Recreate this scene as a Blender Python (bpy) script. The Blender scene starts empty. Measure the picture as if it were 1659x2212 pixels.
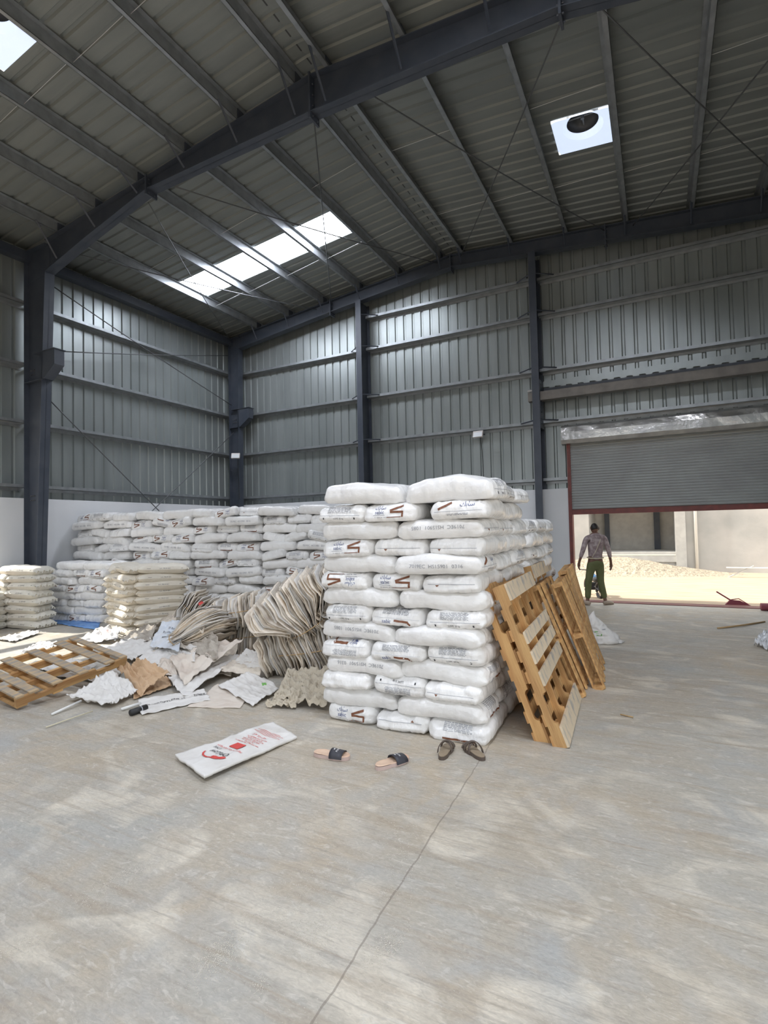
import bpy, bmesh, math, random
import numpy as np
from mathutils import Vector, Matrix, Euler, noise
from mathutils.bvhtree import BVHTree
PI = math.pi
sc = bpy.context.scene
COL = sc.collection

# ------------------------------------------------------------------ camera
CAMP = Vector((11.5668, -12.4911, 1.7))
_f, _pi, _ro, _ya = 1149.1743, .0323, .0222, -.4765
_r = Vector((math.cos(_ya), -math.sin(_ya), 0))
_fw = Vector((math.sin(_ya)*math.cos(_pi), math.cos(_ya)*math.cos(_pi), math.sin(_pi)))
_u = _r.cross(_fw)
_c, _s = math.cos(_ro), math.sin(_ro)
_cr, _cu = _r*_c-_u*_s, _r*_s+_u*_c
cam = bpy.data.cameras.new('camera'); camo = bpy.data.objects.new('camera', cam); COL.objects.link(camo)
cam.sensor_fit = 'VERTICAL'; cam.sensor_height = 36; cam.lens = _f/2212*36; cam.clip_end = 200; cam.clip_start = .05
camo.matrix_world = Matrix(((_cr.x, _cu.x, -_fw.x, CAMP.x), (_cr.y, _cu.y, -_fw.y, CAMP.y), (_cr.z, _cu.z, -_fw.z, CAMP.z), (0, 0, 0, 1)))
sc.camera = camo

# ------------------------------------------------------------------ world, sun, exposure
w = bpy.data.worlds.new('world'); sc.world = w; w.use_nodes = True
nt = w.node_tree; bg = nt.nodes['Background']
bg.inputs[0].default_value = (.93, .965, 1, 1); bg.inputs[1].default_value = 1.9
sun = bpy.data.lights.new('sun', 'SUN'); sun.energy = 8; sun.angle = math.radians(1.2); sun.color = (1, .95, .86)
suno = bpy.data.objects.new('sun', sun); COL.objects.link(suno)
suno.rotation_euler = Vector((-.72, -.08, .69)).normalized().to_track_quat('Z', 'Y').to_euler()
def portal(loc, rot, sx, sy):
    l = bpy.data.lights.new('portal', 'AREA'); l.shape = 'RECTANGLE'; l.size = sx; l.size_y = sy
    l.cycles.is_portal = True
    o = bpy.data.objects.new('daylight_portal', l); COL.objects.link(o); o.location = loc; o.rotation_euler = rot
portal((11.9, .25, 1), (PI/2, 0, PI), 4.1, 2)
portal((-.35, -7.9, 2.2), (PI/2, 0, PI/2+PI), 2.5, 4.4)
portal((14.55, -12, 2.2), (PI/2, 0, PI/2), 8.0, 4.4)
portal((8, -19.1, 2.5), (PI/2, 0, 0), 9.0, 5.0)
SKY_E, DOME_E = 25.0, .85
sc.view_settings.view_transform = 'Standard'; sc.view_settings.look = 'None'
sc.view_settings.exposure = 0.0; sc.view_settings.gamma = 1
sc.cycles.max_bounces = 10; sc.cycles.diffuse_bounces = 6
sc.cycles.use_denoising = True
sc.cycles.sample_clamp_indirect = 8

# ------------------------------------------------------------------ materials
def mat(name, col, rough=.6, metal=0, noise_s=None, col2=None, bump=0, bump_s=60, stretch=(1, 1, 1), spec=.5, detail=4, lo=.35, hi=.65, emis=None, es=0, coat=0, rnd=0):
    m = bpy.data.materials.new(name); m.use_nodes = True
    n, l = m.node_tree.nodes, m.node_tree.links
    b = n['Principled BSDF']
    b.inputs['Base Color'].default_value = (*col, 1); b.inputs['Roughness'].default_value = rough
    b.inputs['Metallic'].default_value = metal; b.inputs['Specular IOR Level'].default_value = spec
    b.inputs['Coat Weight'].default_value = coat
    if emis: b.inputs['Emission Color'].default_value = (*emis, 1); b.inputs['Emission Strength'].default_value = es
    tc = n.new('ShaderNodeTexCoord'); mp = n.new('ShaderNodeMapping'); mp.inputs['Scale'].default_value = stretch
    l.new(tc.outputs['Object'], mp.inputs[0])
    src = None
    if noise_s:
        t = n.new('ShaderNodeTexNoise'); t.inputs['Scale'].default_value = noise_s; t.inputs['Detail'].default_value = detail
        l.new(mp.outputs[0], t.inputs['Vector'])
        r = n.new('ShaderNodeValToRGB'); r.color_ramp.elements[0].position = lo; r.color_ramp.elements[1].position = hi
        r.color_ramp.elements[0].color = (*col, 1); r.color_ramp.elements[1].color = (*(col2 or col), 1)
        l.new(t.outputs[0], r.inputs[0]); src = r.outputs[0]
        l.new(src, b.inputs['Base Color'])
    if rnd:
        oi = n.new('ShaderNodeObjectInfo'); hs = n.new('ShaderNodeHueSaturation')
        mr = n.new('ShaderNodeMapRange'); mr.inputs['To Min'].default_value = 1-rnd; mr.inputs['To Max'].default_value = 1+rnd*.4
        l.new(oi.outputs['Random'], mr.inputs[0]); l.new(mr.outputs[0], hs.inputs['Value'])
        if src: l.new(src, hs.inputs['Color'])
        else: hs.inputs['Color'].default_value = (*col, 1)
        l.new(hs.outputs[0], b.inputs['Base Color'])
    if bump:
        t2 = n.new('ShaderNodeTexNoise'); t2.inputs['Scale'].default_value = bump_s; t2.inputs['Detail'].default_value = 5
        l.new(mp.outputs[0], t2.inputs['Vector'])
        bp = n.new('ShaderNodeBump'); bp.inputs['Strength'].default_value = bump; bp.inputs['Distance'].default_value = .02
        l.new(t2.outputs[0], bp.inputs['Height']); l.new(bp.outputs[0], b.inputs['Normal'])
    return m

def floor_mat():
    m = bpy.data.materials.new('concrete_floor'); m.use_nodes = True
    n, l = m.node_tree.nodes, m.node_tree.links; b = n['Principled BSDF']
    tc = n.new('ShaderNodeTexCoord')
    def nz(s, d=6, st=(1, 1, 1), dist=0, rot=0):
        mp = n.new('ShaderNodeMapping'); mp.inputs['Scale'].default_value = st; mp.inputs['Rotation'].default_value = (0, 0, rot)
        l.new(tc.outputs['Object'], mp.inputs[0])
        t = n.new('ShaderNodeTexNoise'); t.inputs['Scale'].default_value = s; t.inputs['Detail'].default_value = d
        t.inputs['Distortion'].default_value = dist; l.new(mp.outputs[0], t.inputs[0]); return t.outputs[0]
    def ramp(src, p0, p1, c0, c1):
        r = n.new('ShaderNodeValToRGB'); r.color_ramp.elements[0].position = p0; r.color_ramp.elements[1].position = p1
        r.color_ramp.elements[0].color = (*c0, 1); r.color_ramp.elements[1].color = (*c1, 1); l.new(src, r.inputs[0]); return r.outputs[0]
    def mix(f, a, c, mode='MIX'):
        x = n.new('ShaderNodeMix'); x.data_type = 'RGBA'; x.blend_type = mode
        if isinstance(f, float): x.inputs[0].default_value = f
        else: l.new(f, x.inputs[0])
        for s, v in ((6, a), (7, c)):
            if isinstance(v, tuple): x.inputs[s].default_value = (*v, 1)
            else: l.new(v, x.inputs[s])
        return x.outputs[2]
    W_, K_ = (1, 1, 1), (0, 0, 0)
    base = ramp(nz(.55, 7, dist=.8), .36, .64, (.40, .39, .35), (.46, .385, .285))
    c0 = mix(ramp(nz(2.2, 9, (1, 1, 1), 1.8), .42, .62, K_, (.6, .6, .6)), base, (.42, .405, .37))
    pale = ramp(nz(1.5, 12, (1, 1.4, 1), 1.4, .6), .54, .70, K_, W_)
    c1 = mix(pale, c0, (.62, .565, .47))
    swirl = ramp(nz(4.5, 10, (1, 2.2, 1), 3.2, -.5), .58, .66, K_, (.55, .55, .55))
    c1 = mix(swirl, c1, (.60, .565, .50))
    streak = ramp(nz(2.4, 12, (.6, 6, 1), .7, .95), .52, .70, K_, (.75, .75, .75))
    c2 = mix(streak, c1, (.37, .31, .235))
    streak2 = ramp(nz(5, 12, (.5, 9, 1), .4, -.35), .56, .66, K_, (.5, .5, .5))
    c2 = mix(streak2, c2, (.33, .295, .25))
    blue = ramp(nz(1.1, 6, dist=.7), .55, .70, K_, (.5, .5, .5))
    c3 = mix(blue, c2, (.35, .375, .385))
    grit = ramp(nz(140, 2), .66, .72, K_, (.8, .8, .8))
    c4 = mix(grit, c3, (.58, .54, .46))
    fine = ramp(nz(30, 10, (1, 2.2, 1), 1.2, .4), .25, .75, (.82, .82, .82), (1.12, 1.12, 1.12))
    c5 = mix(1.0, c4, fine, 'MULTIPLY')
    # saw-cut joint running along y, with a wobble
    sp = n.new('ShaderNodeSeparateXYZ'); l.new(tc.outputs['Object'], sp.inputs[0])
    wob = nz(6, 4); 
    def M(op, a, c=None):
        x = n.new('ShaderNodeMath'); x.operation = op
        for i, v in enumerate((a, c)):
            if v is None: continue
            if isinstance(v, (int, float)): x.inputs[i].default_value = v
            else: l.new(v, x.inputs[i])
        return x.outputs[0]
    dx = M('ABSOLUTE', M('SUBTRACT', M('ADD', M('ADD', sp.outputs[0], M('MULTIPLY', M('ADD', sp.outputs[1], 10.1), .041)), M('MULTIPLY', wob, .03)), 10.42))
    dy = M('ABSOLUTE', M('SUBTRACT', M('ADD', sp.outputs[1], M('MULTIPLY', wob, .03)), -3.2))
    jm = M('MAXIMUM', M('LESS_THAN', dx, .0045), M('LESS_THAN', dy, .005))
    c6 = mix(M('MULTIPLY', jm, .55), c5, (.17, .14, .11))
    l.new(c6, b.inputs['Base Color'])
    rr = ramp(nz(5, 6), .3, .7, (.42, .42, .42), (.62, .62, .62)); l.new(rr, b.inputs['Roughness'])
    bp = n.new('ShaderNodeBump'); bp.inputs['Strength'].default_value = .25; bp.inputs['Distance'].default_value = .01
    l.new(nz(35, 8, (1, 2, 1), 1), bp.inputs['Height']); l.new(bp.outputs[0], b.inputs['Normal'])
    return m
M = dict(
    floor=floor_mat(),
    plaster=mat('white_plaster', (.70, .72, .74), .7, noise_s=.8, col2=(.76, .77, .79), bump=.05, bump_s=20),
    sheet=mat('galvanised_wall_sheet', (.29, .32, .315), .36, .5, 3, (.35, .38, .375), stretch=(1, 1, .15)),
    roof=mat('galvanised_roof_sheet', (.215, .23, .222), .5, .25, 2, (.26, .275, .26), stretch=(.3, 2, 1), bump=.12, bump_s=9),
    steel=mat('dark_blue_grey_painted_steel', (.045, .055, .075), .45, 0, 4, (.06, .07, .09)),
    girt=mat('galvanised_girt', (.30, .32, .33), .4, .6, 6, (.38, .4, .42)),
    rod=mat('brace_rod_steel', (.12, .125, .13), .5, .4),
    sagrod=mat('bright_sag_rod', (.6, .6, .6), .35, .6),
    maroon=mat('maroon_painted_steel', (.19, .045, .035), .5, 0, 8, (.13, .035, .03)),
    shutter=mat('shutter_slat_steel', (.42, .44, .43), .38, .5, 2, (.37, .38, .375), stretch=(.6, 1, 1)),
    hood=mat('crinkled_hood_steel', (.62, .61, .58), .22, .85, 5, (.45, .44, .43), bump=.6, bump_s=5),
    sky=mat('skylight_panel', (.8, .85, .9), .4, emis=(.86, .9, 1), es=SKY_E),
    dome=mat('vent_base_panel', (.8, .85, .95), .4, emis=(.66, .78, 1), es=DOME_E),
    bag=mat('white_plastic_film', (.84, .83, .815), .27, 0, 3, (.88, .875, .86), bump=.55, bump_s=9, stretch=(1, 2.6, 1.3), coat=.1, rnd=.07),
    woven=mat('cream_woven_plastic', (.68, .62, .52), .6, 0, 7, (.75, .70, .6), bump=.35, bump_s=14, stretch=(1, 2, 1), rnd=.08),
    woven2=mat('grey_cream_woven_plastic', (.56, .54, .47), .6, 0, 7, (.64, .61, .54), bump=.35, bump_s=14, stretch=(1, 2, 1), rnd=.08),
    empty=mat('used_sack_weave', (.84, .76, .65), .75, 0, 9, (.55, .47, .39), bump=.4, bump_s=18, rnd=.5, lo=.45, hi=.75),
    pale=mat('pale_sack_weave', (.74, .72, .69), .7, 0, 6, (.62, .59, .55), bump=.4, bump_s=14, lo=.45, hi=.8),
    bluish=mat('bluish_white_sack', (.62, .67, .74), .6, 0, 6, (.7, .72, .75), bump=.4, bump_s=10),
    kraft=mat('kraft_paper', (.50, .33, .19), .7, 0, 6, (.58, .40, .25), bump=.5, bump_s=10),
    creamcloth=mat('cream_sack_cloth', (.70, .63, .55), .7, 0, 5, (.60, .50, .42), bump=.35, bump_s=12, lo=.45, hi=.8),
    net=mat('tan_mesh_netting', (.56, .49, .38), .8, 0, 10, (.56, .5, .4), bump=.9, bump_s=30),
    wood=mat('pallet_softwood', (.72, .45, .19), .6, 0, 3.0, (.42, .20, .07), bump=.3, bump_s=20, stretch=(.5, 5, 5), rnd=.3, lo=.35, hi=.75),
    woodgrey=mat('weathered_board', (.50, .36, .21), .7, 0, 5, (.30, .27, .23), bump=.3, bump_s=20, stretch=(.8, 3, 3), rnd=.1, lo=.4, hi=.62),
    woodpale=mat('pale_weathered_board', (.68, .56, .40), .7, 0, 5, (.33, .32, .31), bump=.3, bump_s=20, stretch=(1, 1.6, 1), rnd=.1, lo=.5, hi=.68),
    brown=mat('brown_print', (.20, .075, .035), .5),
    blue=mat('blue_print', (.05, .075, .22), .5),
    grey=mat('grey_print', (.33, .34, .37), .5),
    paleprint=mat('pale_grey_print_ground', (.62, .63, .65), .5),
    black=mat('black_print', (.03, .03, .035), .6),
    red=mat('red_print', (.62, .06, .05), .6),
    tarp=mat('blue_tarp', (.12, .30, .70), .55, 0, 6, (.22, .42, .78), bump=.4, bump_s=8),
    pvc=mat('white_pvc', (.8, .8, .78), .35), rubber=mat('black_rubber', (.02, .02, .022), .5),
    card=mat('brown_cardboard', (.42, .23, .11), .7, 0, 5, (.36, .19, .09)),
    foil=mat('clear_crumpled_film', (.72, .74, .76), .18, .25, 12, (.85, .86, .88), bump=.7, bump_s=12),
    straw=mat('dry_stick', (.46, .31, .15), .7),
    sole=mat('tan_foam_sole', (.72, .52, .38), .6, 0, 12, (.62, .42, .3)), solerim=mat('pinkish_sole_edge', (.55, .42, .38), .6),
    strap=mat('charcoal_strap', (.035, .035, .045), .5), white=mat('white_mark', (.85, .85, .85), .5),
    brownsole=mat('brown_sandal_sole', (.27, .21, .14), .6, 0, 15, (.34, .27, .19)), brownstrap=mat('brown_sandal_strap', (.10, .075, .06), .5),
    flood=mat('floodlight_housing', (.62, .58, .56), .5), glass=mat('floodlight_glass', (.75, .78, .8), .15),
    skin=mat('skin', (.15, .075, .05), .55), hair=mat('hair', (.015, .012, .01), .6),
    shirt=mat('mottled_shirt', (.24, .185, .19), .8, 0, 14, (.44, .37, .37), bump=.3, bump_s=9, lo=.42, hi=.66),
    trousers=mat('olive_trousers', (.085, .10, .035), .8, 0, 5, (.13, .14, .06), bump=.3, bump_s=8), shoe=mat('tan_shoe', (.40, .32, .25), .7), rope=mat('cream_cord', (.62, .57, .42), .8),
    sand=mat('pale_sand', (.52, .41, .29), .9, 0, 1.2, (.42, .31, .21), bump=.5, bump_s=10, stretch=(1, 5, 1)),
    gravel=mat('gravel', (.50, .43, .32), .9, 0, 16, (.24, .2, .15), bump=1.0, bump_s=22),
    render=mat('weathered_cement_render', (.40, .40, .385), .85, 0, .9, (.52, .505, .48), bump=.2, bump_s=6, detail=8),
    block=mat('grey_blockwork', (.34, .36, .38), .9, 0, 8, (.44, .45, .46), bump=.4, bump_s=14),
    slab=mat('slab_concrete', (.46, .45, .43), .85, 0, 4, (.54, .53, .5)),
    bikeblue=mat('blue_bike_tank', (.08, .22, .42), .3), bike=mat('dark_bike_metal', (.06, .06, .065), .4, .5),
    vent=mat('vent_throat_metal', (.10, .10, .10), .45, .5), pellet=mat('plastic_pellet', (.70, .66, .58), .5),
    magenta=mat('faded_red_metal', (.24, .05, .07), .5),
)

# ------------------------------------------------------------------ mesh helpers
class MB:
    def __init__(s): s.v = []; s.f = []; s.m = []
    def add(s, vs, fs, mi=0):
        o = len(s.v); s.v += [tuple(v) for v in vs]; s.f += [tuple(i+o for i in f) for f in fs]; s.m += [mi]*len(fs); return s
    def box(s, c, d, rot=None, mi=0):
        c = Vector(c); h = [x/2 for x in d]; R = rot if rot is not None else Matrix.Identity(3)
        vs = [c+R@Vector((x*h[0], y*h[1], z*h[2])) for x in (-1, 1) for y in (-1, 1) for z in (-1, 1)]
        return s.add(vs, [(0, 1, 3, 2), (4, 6, 7, 5), (0, 4, 5, 1), (2, 3, 7, 6), (0, 2, 6, 4), (1, 5, 7, 3)], mi)
    def span(s, x0, x1, y0, y1, z0, z1, mi=0): return s.box(((x0+x1)/2, (y0+y1)/2, (z0+z1)/2), (x1-x0, y1-y0, z1-z0), mi=mi)
    def tube(s, pts, r, n=8, mi=0, caps=True):
        pts = [Vector(p) for p in pts]; rs = r if isinstance(r, (list, tuple)) else [r]*len(pts)
        rings = []; up = Vector((0, 0, 1))
        for i, p in enumerate(pts):
            t = (pts[min(i+1, len(pts)-1)]-pts[max(i-1, 0)]).normalized()
            a = t.cross(up) if abs(t.z) < .95 else t.cross(Vector((1, 0, 0)))
            a.normalize(); b = t.cross(a)
            rings.append([p+(a*math.cos(2*PI*k/n)+b*math.sin(2*PI*k/n))*rs[i] for k in range(n)])
        vs = [v for g in rings for v in g]; fs = []
        for i in range(len(pts)-1):
            for k in range(n):
                k2 = (k+1) % n; fs.append((i*n+k, i*n+k2, (i+1)*n+k2, (i+1)*n+k))
        if caps: fs += [tuple(range(n))[::-1], tuple((len(pts)-1)*n+k for k in range(n))]
        return s.add(vs, fs, mi)
    def prism(s, poly, fn, a, b, mi=0):   # poly of 2D points, fn(p2, t) -> 3D
        n = len(poly); vs = [fn(p, a) for p in poly]+[fn(p, b) for p in poly]
        fs = [(i, (i+1) % n, n+(i+1) % n, n+i) for i in range(n)]+[tuple(range(n))[::-1], tuple(range(n, 2*n))]
        return s.add(vs, fs, mi)
    def build(s, name, mats, parent=None, smooth=False, loc=None):
        me = bpy.data.meshes.new(name); me.from_pydata(s.v, [], s.f); me.update()
        if not isinstance(mats, (list, tuple)): mats = [mats]
        for x in mats: me.materials.append(M[x] if isinstance(x, str) else x)
        if len(mats) > 1: me.polygons.foreach_set('material_index', s.m)
        if smooth: me.polygons.foreach_set('use_smooth', [True]*len(me.polygons))
        bm = bmesh.new(); bm.from_mesh(me); bmesh.ops.recalc_face_normals(bm, faces=bm.faces); bm.to_mesh(me); bm.free()
        o = bpy.data.objects.new(name, me); COL.objects.link(o)
        if parent: o.parent = parent
        if loc is not None: o.location = loc
        return o
def tag(o, label=None, cat=None, group=None, kind=None):
    if label: o['label'] = label
    if cat: o['category'] = cat
    if group: o['group'] = group
    if kind: o['kind'] = kind
    return o
def thing(name, label, cat, loc=(0, 0, 0), rot=(0, 0, 0), group=None):
    o = bpy.data.objects.new(name, None); COL.objects.link(o); o.location = loc; o.rotation_euler = rot; o.empty_display_size = .1
    return tag(o, label, cat, group)
def struct(o): o['kind'] = 'structure'; return o
def dup(root, loc, rot, label=None, group=None, scale=None):
    r = root.copy(); COL.objects.link(r); r.location = loc; r.rotation_euler = rot
    if scale: r.scale = scale
    if label: r['label'] = label
    if group: r['group'] = group
    for ch in list(root.children):
        c = ch.copy(); COL.objects.link(c); c.parent = r
        for g in list(ch.children):
            d = g.copy(); COL.objects.link(d); d.parent = c
    return r
ORD = ['', 'first', 'second', 'third', 'fourth', 'fifth', 'sixth', 'seventh', 'eighth', 'ninth', 'tenth', 'eleventh', 'twelfth', 'thirteenth', 'fourteenth', 'fifteenth', 'sixteenth', 'seventeenth', 'eighteenth', 'nineteenth', 'twentieth']

# ------------------------------------------------------------------ building shell
XR = 7.25
def zt(x): return 7.63+.104*x if x < XR else 7.63+.104*XR-.078*(x-XR)   # top of rafters
XE, YB = 14.45, -19.0
MB().add([(-.4, YB, 0), (XE+.2, YB, 0), (XE+.2, .3, 0), (-.4, .3, 0), (-.4, YB, -.25), (XE+.2, YB, -.25), (XE+.2, .3, -.25), (-.4, .3, -.25)],
         [(0, 1, 2, 3), (7, 6, 5, 4), (0, 4, 5, 1), (1, 5, 6, 2), (2, 6, 7, 3), (3, 7, 4, 0)]).build('floor', 'floor')
struct(bpy.data.objects['floor'])
DX0, DX1, DZ = 9.84, 13.95, 3.5      # roller door opening
def ribs(a, b, pitch=.25, rib=.05, dep=.03):
    out = []; t = a
    while t < b:
        for dt, d in ((0, 0), (pitch-rib-.03, 0), (pitch-rib-.01, dep), (pitch-.02, dep)):
            if t+dt < b: out.append((t+dt, d))
        t += pitch
    out.append((b, 0)); return out
# end wall: sheet above the dado, cut around the door
mb = MB(); pr = ribs(-.2, XE+.15)
for (x0, d0), (x1, d1) in zip(pr, pr[1:]):
    xm = (x0+x1)/2; zb = DZ+.35 if xm > DX0-.03 and xm < DX1 else 2.4
    z1a, z1b = zt(x0)+.2, zt(x1)+.2
    mb.add([(x0, .18+d0, zb), (x1, .18+d1, zb), (x1, .18+d1, z1b), (x0, .18+d0, z1a)], [(0, 1, 2, 3)])
we = struct(mb.build('wall_back', 'sheet'))
mb = MB(); mb.span(-.2, DX0-.04, 0, .25, 0, 2.53); mb.span(DX1, XE+.15, 0, .25, 0, 2.53); mb.build('dado', 'plaster', we)
# left wall, with the open doorway the sun comes through (beyond the frame)
LY0, LY1, LZ = -9.0, -6.75, 4.4
mb = MB(); pr = ribs(YB, .18)
for (y0, d0), (y1, d1) in zip(pr, pr[1:]):
    ym = (y0+y1)/2; zb = LZ if LY0 < ym < LY1 else 2.4
    mb.add([(-.2-d0, y0, zb), (-.2-d1, y1, zb), (-.2-d1, y1, 7.85), (-.2-d0, y0, 7.85)], [(0, 1, 2, 3)])
wl = struct(mb.build('wall_left', 'sheet'))
mb = MB(); mb.span(-.28, 0, LY1, 0, 0, 2.5); mb.span(-.28, 0, YB, LY0, 0, 2.5); mb.build('dado', 'plaster', wl)
# right wall and rear wall with their open vehicle doors
mb = MB(); mb.span(XE, XE+.15, -8.0, .3, 0, 8); mb.span(XE, XE+.15, YB, -16, 0, 8); mb.span(XE, XE+.15, -16, -8, 4.4, 8); struct(mb.build('wall_right', 'sheet'))
mb = MB(); mb.span(-.3, 3.5, YB-.15, YB, 0, 9); mb.span(12.5, XE+.15, YB-.15, YB, 0, 9); mb.span(3.5, 12.5, YB-.15, YB, 5, 9); struct(mb.build('wall_front', 'sheet'))

# roof with holes for the skylights
HOLES = {'strip': (1.17, 5.7, -3.17, -2.28), 'domeR': (10.2, 11.13, -3.52, -2.66), 'domeL': (3.65, 4.64, -9.35, -8.44),
         'stripL': (1.17, 5.7, -14.0, -13.1), 'stripR': (8.8, 13.2, -9.9, -9.0), 'stripM': (8.8, 13.2, -15.0, -14.1)}
mb = MB()
ys = sorted(set([round(y, 4) for y, d in ribs(YB, .3)]+[h[k] for h in HOLES.values() for k in (2, 3)]))
prof = ribs(YB, .3)
def dy_(y):
    for (a, d0), (b, d1) in zip(prof, prof[1:]):
        if a <= y <= b: return d0+(d1-d0)*(y-a)/max(b-a, 1e-6)
    return 0
xs = sorted(set([-.35, XR, XE+.3]+[h[k] for h in HOLES.values() for k in (0, 1)]))
def rz(x, y): return zt(x)+.2+dy_(y)
for y0, y1 in zip(ys, ys[1:]):
    for x0, x1 in zip(xs, xs[1:]):
        xm, ym = (x0+x1)/2, (y0+y1)/2
        if any(h[0] < xm < h[1] and h[2] < ym < h[3] for h in HOLES.values()): continue
        mb.add([(x0, y0, rz(x0, y0)), (x1, y0, rz(x1, y0)), (x1, y1, rz(x1, y1)), (x0, y1, rz(x0, y1))], [(0, 1, 2, 3)])
struct(mb.build('ceiling', 'roof'))
# skylight panels (ribbed translucent sheet)
k = 0
for nm in ('strip', 'stripL', 'stripR', 'stripM'):
    x0, x1, y0, y1 = HOLES[nm]; mb = MB(); k += 1
    yy = [y0+(y1-y0)*i/24 for i in range(25)]
    for a, b in zip(yy, yy[1:]):
        mb.add([(x0, a, zt(x0)+.2+dy_(a)), (x1, a, zt(x1)+.2+dy_(a)), (x1, b, zt(x1)+.2+dy_(b)), (x0, b, zt(x0)+.2+dy_(b))], [(0, 1, 2, 3)])
    struct(mb.build('window_%d' % k, 'sky'))
# turbine vents on light base panels
for (nm, cx, cy, lab) in (('domeR', 10.72, -3.2, 'round roof turbine vent throat in the square light panel above the roller door side'), ('domeL', 4.36, -8.98, 'round roof turbine vent in the light panel cut by the corner of the frame')):
    x0, x1, y0, y1 = HOLES[nm]; R0 = .25
    if nm == 'domeR': cx, cy = .5*(x0+x1), -3.22
    mb = MB(); N = 48; outer = []; inner = []; mid = []
    for i in range(N):
        a = 2*PI*i/N; dx, dy = math.cos(a), math.sin(a)
        tx = ((x1-cx)/dx if dx > 0 else (x0-cx)/dx) if abs(dx) > 1e-6 else 1e9
        ty = ((y1-cy)/dy if dy > 0 else (y0-cy)/dy) if abs(dy) > 1e-6 else 1e9
        t = min(tx, ty); X, Y = cx+dx*t, cy+dy*t
        outer.append((X, Y, zt(X)+.2)); t2 = min(R0+.07, t*.98); X, Y = cx+dx*t2, cy+dy*t2; mid.append((X, Y, zt(X)+.21)); X, Y = cx+dx*R0, cy+dy*R0; inner.append((X, Y, zt(cx)+.29))
    for A, B in ((outer, mid), (mid, inner)):
        mb.add(A+B, [(i, (i+1) % N, N+(i+1) % N, N+i) for i in range(N)])
    k += 1; base = struct(mb.build('window_%d' % k, 'dome', smooth=False))
    t = thing('turbine_vent', lab, 'roof vent', (cx, cy, zt(cx)+.29))
    mb = MB(); ring = [(R0*math.cos(2*PI*i/N), R0*math.sin(2*PI*i/N)) for i in range(N)]
    mb.add([(x, y, 0) for x, y in ring]+[(x, y, .16) for x, y in ring]+[(x*.9, y*.9, .16) for x, y in ring]+[(x*.9, y*.9, .3) for x, y in ring], [(j*N+i, j*N+(i+1) % N, (j+1)*N+(i+1) % N, (j+1)*N+i) for j in range(3) for i in range(N)]+[tuple(3*N+i for i in range(N))])
    mb.build('throat', 'vent', t, True)
    mb = MB(); mb.tube([(-R0*.9, 0, .1), (R0*.9, 0, .1)], .012); mb.tube([(0, -R0*.9, .1), (0, R0*.9, .1)], .012); mb.tube([(0, 0, .05), (0, 0, .3)], .03); mb.build('spider', 'girt', t)

# ------------------------------------------------------------------ steel frame
def isec(mb, pts_in, pts_out, y, hw=.1, tf=.015):
    """I-section member in the plane y=const; pts_in / pts_out are the two flange lines (x,z)"""
    n = len(pts_in)
    for A, s in ((pts_in, 1), (pts_out, 1)):
        vs = []
        for i, (x, z) in enumerate(A):
            ox, oz = pts_in[i][0]-pts_out[i][0], pts_in[i][1]-pts_out[i][1]; L = math.hypot(ox, oz)
            sg = tf/L*(1 if A is pts_out else -1)
            for yy, dd in ((y-hw, 0), (y+hw, 0), (y+hw, 1), (y-hw, 1)): vs.append((x+ox*sg*dd, yy, z+oz*sg*dd))
        fs = []
        for i in range(n-1):
            for q in range(4): fs.append((i*4+q, i*4+(q+1) % 4, (i+1)*4+(q+1) % 4, (i+1)*4+q))
        fs += [(0, 1, 2, 3), tuple((n-1)*4+q for q in (3, 2, 1, 0))]
        mb.add(vs, fs)
    vs = []
    for i in range(n): vs += [(pts_in[i][0], y-.005, pts_in[i][1]), (pts_in[i][0], y+.005, pts_in[i][1]), (pts_out[i][0], y+.005, pts_out[i][1]), (pts_out[i][0], y-.005, pts_out[i][1])]
    fs = []
    for i in range(n-1):
        for q in range(4): fs.append((i*4+q, i*4+(q+1) % 4, (i+1)*4+(q+1) % 4, (i+1)*4+q))
    mb.add(vs, fs)
def bolts(mb, pts, ax, r=.013, h=.02):
    ax = Vector(ax)
    for p in pts: p = Vector(p); mb.tube([p, p+ax*h], r, 6)
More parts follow.
